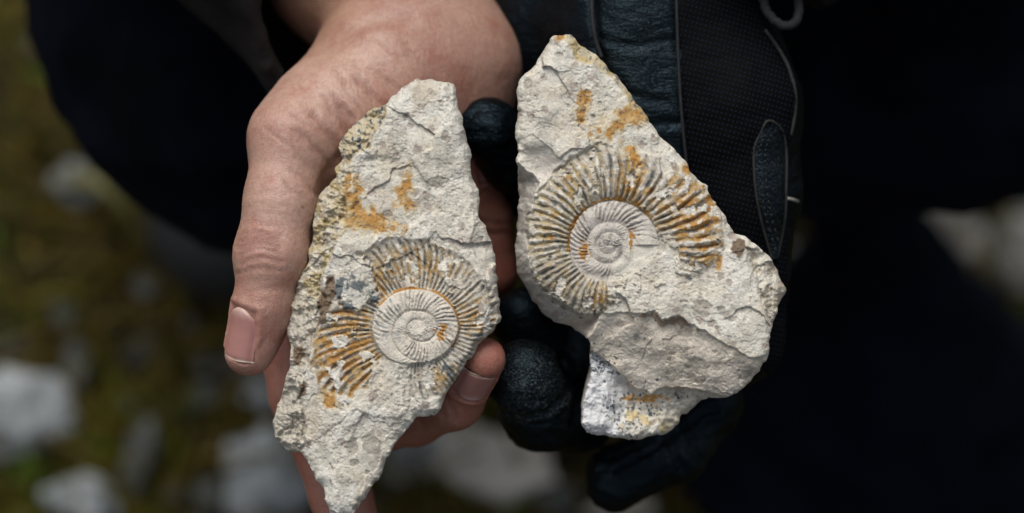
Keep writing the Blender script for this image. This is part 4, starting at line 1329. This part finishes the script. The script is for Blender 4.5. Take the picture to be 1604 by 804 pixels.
def make_tab():
    """stitched leather tab on the thumb"""
    left = spline([(1190,205),(1180,232),(1180,270),(1184,310),(1192,350),(1206,405)], 40)
    right = spline([(1208,190),(1222,205),(1228,240),(1228,290),(1226,340),(1214,405)], 40)
    nv = 13
    tt = np.linspace(0, 1, nv)
    Q = (left[:, None] + (right - left)[:, None] * tt[None, :, None]).reshape(-1, 2)
    V = on_glove_all(Q, np.tile(0.5 + 1.1 * (1 - np.abs(2 * tt - 1) ** 4), 40))
    i, j = np.meshgrid(np.arange(39), np.arange(nv - 1), indexing='ij')
    F = np.stack([i * nv + j, (i + 1) * nv + j, (i + 1) * nv + j + 1, i * nv + j + 1], -1).reshape(-1, 4)
    tab = mesh_obj("thumb_tab", V, F, M_LEATHER, glove, attrs={"dust": np.full(len(V), 0.25)})
    e = on_glove_all(np.concatenate([left[::-1], spline([(1190,205),(1198,190),(1208,190)], 8)[1:-1], right]), 0.9)
    V, F = tube(e, 0.4, 6)
    tag(mesh_obj("tab_edge", V, F, M_PIPING, glove), label="pale cut edge of the thumb tab")
    for off in (7, 15):
        for k in range(2, 38, 2):
            a, b = left[k] + (off, 0), left[k + 1] + (off, 0)
            if b[0] > right[k + 1][0] - 2:
                continue
            V, F = tube(on_glove_all([a, (a + b) / 2, b], [1.55, 1.8, 1.55]), 0.26, 5)
            mesh_obj("stitch", V, F, M_CORD, glove)
make_tab()
V, F = tube(on_glove_all([(1229, 310), (1238, 312), (1246, 315)], .8), 0.5, 6)
tag(mesh_obj("stitch", V, F, M_THREAD, glove), label="beige bar stitch at the glove edge")
# pull cord loop at the cuff
lp = [P(*c) for c in ((1190,-30,-30),(1196,2,-27),(1204,22,-25),(1226,40,-24),(1246,34,-25),(1251,8,-27),(1240,-30,-30))]
V, F = tube(spline(lp, 40) + 0.12 * np.sin(np.arange(40) * 1.9)[:, None], 1.35, 8)
tag(mesh_obj("pull_loop", V, F, M_CORD, glove), label="dark cord pull loop at the glove cuff")

# ------------------------------------------------------------------ clothes
FRI = np.array(FR.inverted())
def W(x, y, z):
    """world metres -> mm in the hands' frame"""
    q = FRI @ np.array([x, y, z, 1.0])
    return q[:3] * 1000

def sleeve(a, b, ra, rb, inner, lo, hi, seed, parent, label, tilt=(0, 0, 0)):
    ax = nrmz(b - a); outer = Cone(a - ax * ra * 0.9, b, ra, rb); hole = Cone(a - ax * 120, a + ax * 90, inner, inner * 0.9)
    def f(p):
        t = (p - a) @ ax
        d = outer(p)
        th = np.arctan2(*(((p - a) @ np.stack([np.cross(ax, [0, 0, 1]), np.cross(ax, np.cross(ax, [0, 0, 1]))]).T).T))
        d = d - 3.0 * np.sin(t / 15.0 + 0.8 * np.sin(th * 2 + seed)) - 2.0 * np.sin(t / 41.0 + th)
        d = np.maximum(d, -(t + (p - a) @ np.asarray(tilt, float)) * 0.7)     # slanting cuff
        return np.maximum(d, -hole(p))
    V, F = surface(f, lo, hi, 3.0)
    nr = vert_normals(V, F)
    V = V + nr * (2.2 * fbm(V, 30, 3, seed))[:, None]
    o = mesh_obj("sleeve", V, F, M_JACKET, parent)
    return tag(o, label=label)

torso_f = union(60.0, Ell(W(0, 0.66, 0.52), (190, 170, 150)), Cone(W(0, 0.66, 0.52), W(0, 0.60, 0.90), 150, 150), Cone(W(-0.17, 0.58, 0.93), W(0.17, 0.58, 0.93), 70, 70),
    Cone(W(-0.20, 0.57, 0.92), W(-0.27, 0.37, 0.66), 68, 60), Cone(W(0.20, 0.57, 0.92), W(0.27, 0.37, 0.66), 68, 60))
V, F = surface(torso_f, (-420, 60, -520), (420, 1050, 420), 12.0)
V = V + vert_normals(V, F) * (6 * fbm(V, 90, 3, 61))[:, None]
jacket = mesh_obj("jacket", V, F, M_JACKET, person)
tag(jacket, label="dark grey jacket")
sleeve(P(560, -75, -62), W(-0.27, 0.36, 0.66), 50, 66, 44, (-300, 40, -140), (40, 330, 60), 71, jacket, "dark grey quilted jacket sleeve above the bare hand", (-0.45, -0.38, -0.7))
sleeve(P(1050, -170, -58), W(0.27, 0.36, 0.66), 56, 66, 50, (-20, 40, -150), (320, 330, 60), 72, jacket, "dark jacket sleeve above the glove")

knee_r, knee_l = P(438, 5, -190), P(1330, -30, -215)
trouser_f = union(20.0,
    Cone(knee_r, W(-0.12, 0.55, 0.42), 84, 100),
    Cone(knee_r + [0, -6, 0], W(-0.16, 0.36, 0.16), 78, 56),
    Cone(W(-0.16, 0.36, 0.16), W(-0.16, 0.42, 0.09), 56, 60),
    Cone(knee_l, W(0.13, 0.55, 0.42), 84, 100),
    Cone(knee_l + [40, 0, 0], P(1640, -60, -230), 80, 80),
    Cone(P(1345, 230, -300), P(1352, 350, -345), 20, 15),
    Cone(P(1352, 350, -345), P(1385, 480, -440), 16, 34),
    Cone(P(1385, 480, -440), P(1375, 660, -495), 34, 84),
    Cone(P(1375, 660, -495), P(1480, 710, -515), 84, 76),
    Cone(P(1340, 620, -470), P(1190, 690, -525), 70, 52),
    Cone(W(-0.12, 0.55, 0.42), W(0.13, 0.55, 0.42), 110, 110))
V, F = surface(trouser_f, (-420, -300, -640), (480, 640, -60), 7.0)
keepw = np.array(FR)[2, :3] @ (V.T / 1000) + HAND_Z
V = V + vert_normals(V, F) * (9 * fbm(V * [1, .5, .7], 75, 3, 62) + 7 * (0.5 - np.abs(fbm(V * [.5, 1, .8], 60, 2, 64))) + 2.0 * fbm(V, 20, 2, 63))[:, None]
# stand on the ground: nothing below it
hz = np.array(FR)[2, :3] @ (V.T / 1000) + HAND_Z
V = V + np.outer(np.clip(0.004 - hz, 0, None) * 1000, np.array(FR)[2, :3])
tag(mesh_obj("trousers", V, F, M_TROUSERS, person), label="black navy trousers")

def boot(x, y, yaw):
    c, s = math.cos(yaw), math.sin(yaw)
    def w(a, b, z):
        return W(x + a * c - b * s, y + a * s + b * c, z)
    f = union(18.0, Cone(w(0, .02, .06), w(0, -.16, .045), 46, 40), Cone(w(0, .02, .06), w(0, .03, .15), 46, 48), Cone(w(0, .06, .05), w(0, -.05, .06), 42, 44))
    cen = w(0, -.05, .08)
    V, F = surface(f, cen - 240, cen + 240, 6.0)
    hz = np.array(FR)[2, :3] @ (V.T / 1000) + HAND_Z
    V = V + np.outer(np.clip(0.003 - hz, 0, None) * 1000, np.array(FR)[2, :3])
    b = mesh_obj("boot", V, F, M_BOOT, person)
    return b
boot(-0.16, 0.42, 0.1)

# ------------------------------------------------------------------ stones on the ground
def ico(level):
    t = (1 + 5 ** .5) / 2
    v = [(-1,t,0),(1,t,0),(-1,-t,0),(1,-t,0),(0,-1,t),(0,1,t),(0,-1,-t),(0,1,-t),(t,0,-1),(t,0,1),(-t,0,-1),(-t,0,1)]
    f = [(0,11,5),(0,5,1),(0,1,7),(0,7,10),(0,10,11),(1,5,9),(5,11,4),(11,10,2),(10,7,6),(7,1,8),(3,9,4),(3,4,2),(3,2,6),(3,6,8),(3,8,9),(4,9,5),(2,4,11),(6,2,10),(8,6,7),(9,8,1)]
    v = [np.array(x) / np.linalg.norm(x) for x in v]
    for _ in range(level):
        cache, nf = {}, []
        def mid(a, b):
            k = (min(a, b), max(a, b))
            if k not in cache:
                m = v[a] + v[b]; v.append(m / np.linalg.norm(m)); cache[k] = len(v) - 1
            return cache[k]
        for a, b, c in f:
            x, y, z = mid(a, b), mid(b, c), mid(c, a)
            nf += [(a, x, z), (b, y, x), (c, z, y), (x, y, z)]
        f = nf
    return np.array(v), np.array(f)

IV, IF = ico(3)
IV1, IF1 = ico(1)
def stone_verts(base, r, flat, seed):
    q = base.copy()
    for k in range(9):                                      # split faces
        n = nrmz(np.random.default_rng(seed * 31 + k).normal(size=3))
        d = q @ n; lim = 0.62 + 0.25 * ((seed * 7 + k * 3) % 10) / 10
        q = q - np.outer(np.clip(d - lim, 0, None) * 0.85, n)
    q = q * (1 + 0.30 * fbm(q, 0.8, 4, seed))[:, None]
    return q * r * np.array([1, 1, flat])

MMPX = PXS * 1.9                                            # rough mm per photo px on the ground
def stone(px, py, rx, ry, mat, label, seed, turn=0.0, name="stone"):
    c = ground_at(px, py)
    r = np.array([rx * MMPX, ry * MMPX * 1.1, 1]) / 1000
    V = stone_verts(IV, 1.0, 0.62, seed)
    V[:, 0] *= r[0]; V[:, 1] *= r[1]; V[:, 2] *= (r[0] + r[1]) / 2
    gz = float(ground_height(np.array([[c.x, c.y]]))[0])
    o = mesh_obj(name, V, IF, mat, mm=False)
    o.location = (c.x, c.y, gz + (r[0] + r[1]) * 0.10)
    o.rotation_euler = (0, 0, math.radians(turn))
    tag(o, label, "stone", "pale stones lying on the mossy ground")

A_, B_, C_ = M_STONE
W_ = stone_material("white_limestone", (0.14, 0.125, 0.10), (0.42, 0.40, 0.36))
for k, (x, y, rx, ry, mt, lb, tn) in enumerate((
    (32, 665, 85, 62, A_, "large pale grey stone cut by the photo's left edge, low down", 12),
    (130, 795, 55, 36, A_, "pale grey stone cut by the bottom edge in the lower left corner", -10),
    (425, 752, 72, 78, A_, "large blue-grey stone just left of the extended index finger", 20),
    (412, 610, 34, 34, A_, "small blue-grey stone below the thumb tip", 0),
    (668, 700, 80, 52, A_, "pale grey stone right below the curled middle fingertip", 30),
    (775, 735, 100, 50, B_, "large cream stone under the gloved fingertip, between both rocks", -18),
    (125, 290, 40, 34, A_, "small blue-grey stone against the dark trouser leg, upper left", 25),
    (228, 450, 22, 20, C_, "small dull grey stone beside the thumb, midway to the left edge", 0),
    (103, 492, 20, 20, C_, "small dull stone alone near the left edge, mid height", 0),
    (122, 572, 24, 36, C_, "narrow brownish grey stone just above the large left edge stone", 10),
    (222, 715, 26, 52, C_, "tall dull grey stone left of the large blue-grey one", -8),
    (318, 622, 26, 22, C_, "small grey stone below and left of the thumb tip", 0),
    (330, 768, 26, 28, C_, "small dull stone at the bottom, left of the large blue-grey one", 0),
    (318, 575, 18, 16, C_, "tiny grey stone level with the thumb tip, to its left", 0),
    (1490, 392, 66, 62, W_, "pale beige stone at the right, between the two dark trouser masses", 14),
    (1588, 425, 62, 66, W_, "larger pale stone cut by the photo's right edge beside the trousers", -20),
    (1252, 455, 46, 62, W_, "pale stone showing between glove and trousers right of the gloved rock", 5),
    (1595, 330, 40, 40, C_, "brownish stone behind the large one at the right edge", 0),
    (968, 800, 48, 22, B_, "cream stone at the bottom edge below the gloved index finger", 0),
    (1395, 812, 46, 24, B_, "cream stone at the bottom edge under the trouser leg", 6),
    (1468, 800, 30, 34, C_, "dull grey stone at the bottom edge right of a cream one", 0),
    (1545, 800, 34, 34, A_, "blue-grey stone at the bottom edge near the lower right corner", 0),
    (870, 790, 40, 22, C_, "dull stone at the bottom edge below the large cream stone", 0),
    (560, 800, 40, 20, C_, "dull stone at the bottom edge right of the index finger", 0))):
    stone(x, y, rx, ry, mt, lb, k + 3, tn)

# ------------------------------------------------------------------ pebbles and grass
def view_patch(n, seed):
    r = np.random.default_rng(seed)
    x = r.uniform(-0.55, 0.55, n); y = r.uniform(-0.12, 0.80, n)
    return x, y
r2 = np.random.default_rng(5)
x, y = view_patch(700, 6)
Vs, Fs, Cs = [], [], []
pz = ground_height(np.stack([x, y], 1))
for k in range(len(x)):
    r = 0.002 + 0.007 * r2.random() ** 3
    q = IV1 * (1 + 0.25 * r2.normal(size=(len(IV1), 1)) * 0.5) * r * np.array([1, 0.8, 0.6])
    a = r2.random() * 6.28; ca, sa = math.cos(a), math.sin(a)
    q = q @ np.array([[ca, sa, 0], [-sa, ca, 0], [0, 0, 1]])
    z = pz[k]
    Vs.append(q + [x[k], y[k], z - 0.004]); Fs.append(IF1 + k * len(IV1))
    g = 0.02 + 0.10 * r2.random() ** 2 if r2.random() > 0.07 else 0.45
    Cs.append(np.tile(np.array([g, g * 0.97, g * 0.9]), (len(IV1), 1)))
tag(mesh_obj("pebbles", np.concatenate(Vs), np.concatenate(Fs), attr_material("pebble_grains", 0.9), mm=False, col=np.concatenate(Cs)),
    "small grey pebbles strewn over the dark soil", "pebbles", kind="stuff")

nb = 34000
x, y = view_patch(nb, 8)
dens = fbm(np.stack([x, y], 1) * 1000, 120, 3, 81)
greenish = fbm(np.stack([x, y], 1) * 1000, 200, 2, 82) + 1.1 * np.exp(-(((x + 0.33) / 0.10) ** 2 + ((y - 0.52) / 0.20) ** 2)) 
keep = dens + 0.35 * r2.normal(size=nb) > -0.15
x, y, greenish = x[keep], y[keep], greenish[keep]
nb = len(x)
z = ground_height(np.stack([x, y], 1)) - 0.008
L = 0.012 + 0.035 * r2.random(nb) ** 2 + 0.05 * (r2.random(nb) < 0.05)
az = r2.random(nb) * 2 * math.pi; lean = 0.3 + 0.9 * r2.random(nb)
w = 0.0006 + 0.0010 * r2.random(nb)
dirx, diry = np.cos(az), np.sin(az)
Vg = np.zeros((nb, 7, 3))
for k, t in enumerate((0, 0.4, 0.75)):
    ox = L * t * np.sin(lean * (0.5 + t)); oz = L * t * np.cos(lean * t * 1.1)
    ww = w * (1 - 0.5 * t)
    for s, sg in enumerate((-1, 1)):
        Vg[:, k * 2 + s] = np.stack([x + dirx * ox - sg * diry * ww, y + diry * ox + sg * dirx * ww, z + oz], 1)
Vg[:, 6] = np.stack([x + dirx * L * np.sin(lean * 1.4), y + diry * L * np.sin(lean * 1.4), z + L * np.cos(lean * 1.1)], 1)
b = (np.arange(nb) * 7)[:, None]
Fq = np.concatenate([b + np.array([0, 1, 3, 2]), b + np.array([2, 3, 5, 4]), b + np.array([4, 5, 6, 6])])
dry = np.array([0.11, 0.08, 0.022]); grn = np.array([0.050, 0.120, 0.006]); olive = np.array([0.060, 0.046, 0.004])
gm = sstep(0.1, 0.9, greenish + 0.25 * r2.normal(size=nb))
cg = olive + (grn - olive) * gm[:, None]
cg = cg + (dry - cg) * (r2.random(nb) < 0.22)[:, None]
cg = cg * (0.6 + 0.8 * r2.random(nb))[:, None]
quads = Fq[:2 * nb]; tris = Fq[2 * nb:][:, :3]
allf = [tuple(f) for f in quads] + [tuple(f) for f in tris]
tag(mesh_obj("grass", Vg.reshape(-1, 3), allf, M_GRASS, mm=False, col=np.repeat(cg, 7, 0)), "short olive grass and moss between the stones", "grass", kind="stuff")

# a bent dry stalk, pale green, near the trouser leg
s0, s1 = ground_at(120, 305), ground_at(245, 400)
pts = []
for t in np.linspace(0, 1, 14):
    q = s0.lerp(s1, t)
    pts.append((q.x, q.y, 0.010 + 0.03 * math.sin(t * math.pi)))
V, F = tube(np.array(pts), np.linspace(0.005, 0.0025, 14), 8)
tag(mesh_obj("grass_stalk", V, F, plain_material("dry_stalk", (0.13, 0.12, 0.035), 0.7), mm=False), "bent yellowish green stalk lying beside the dark trouser leg", "stalk")
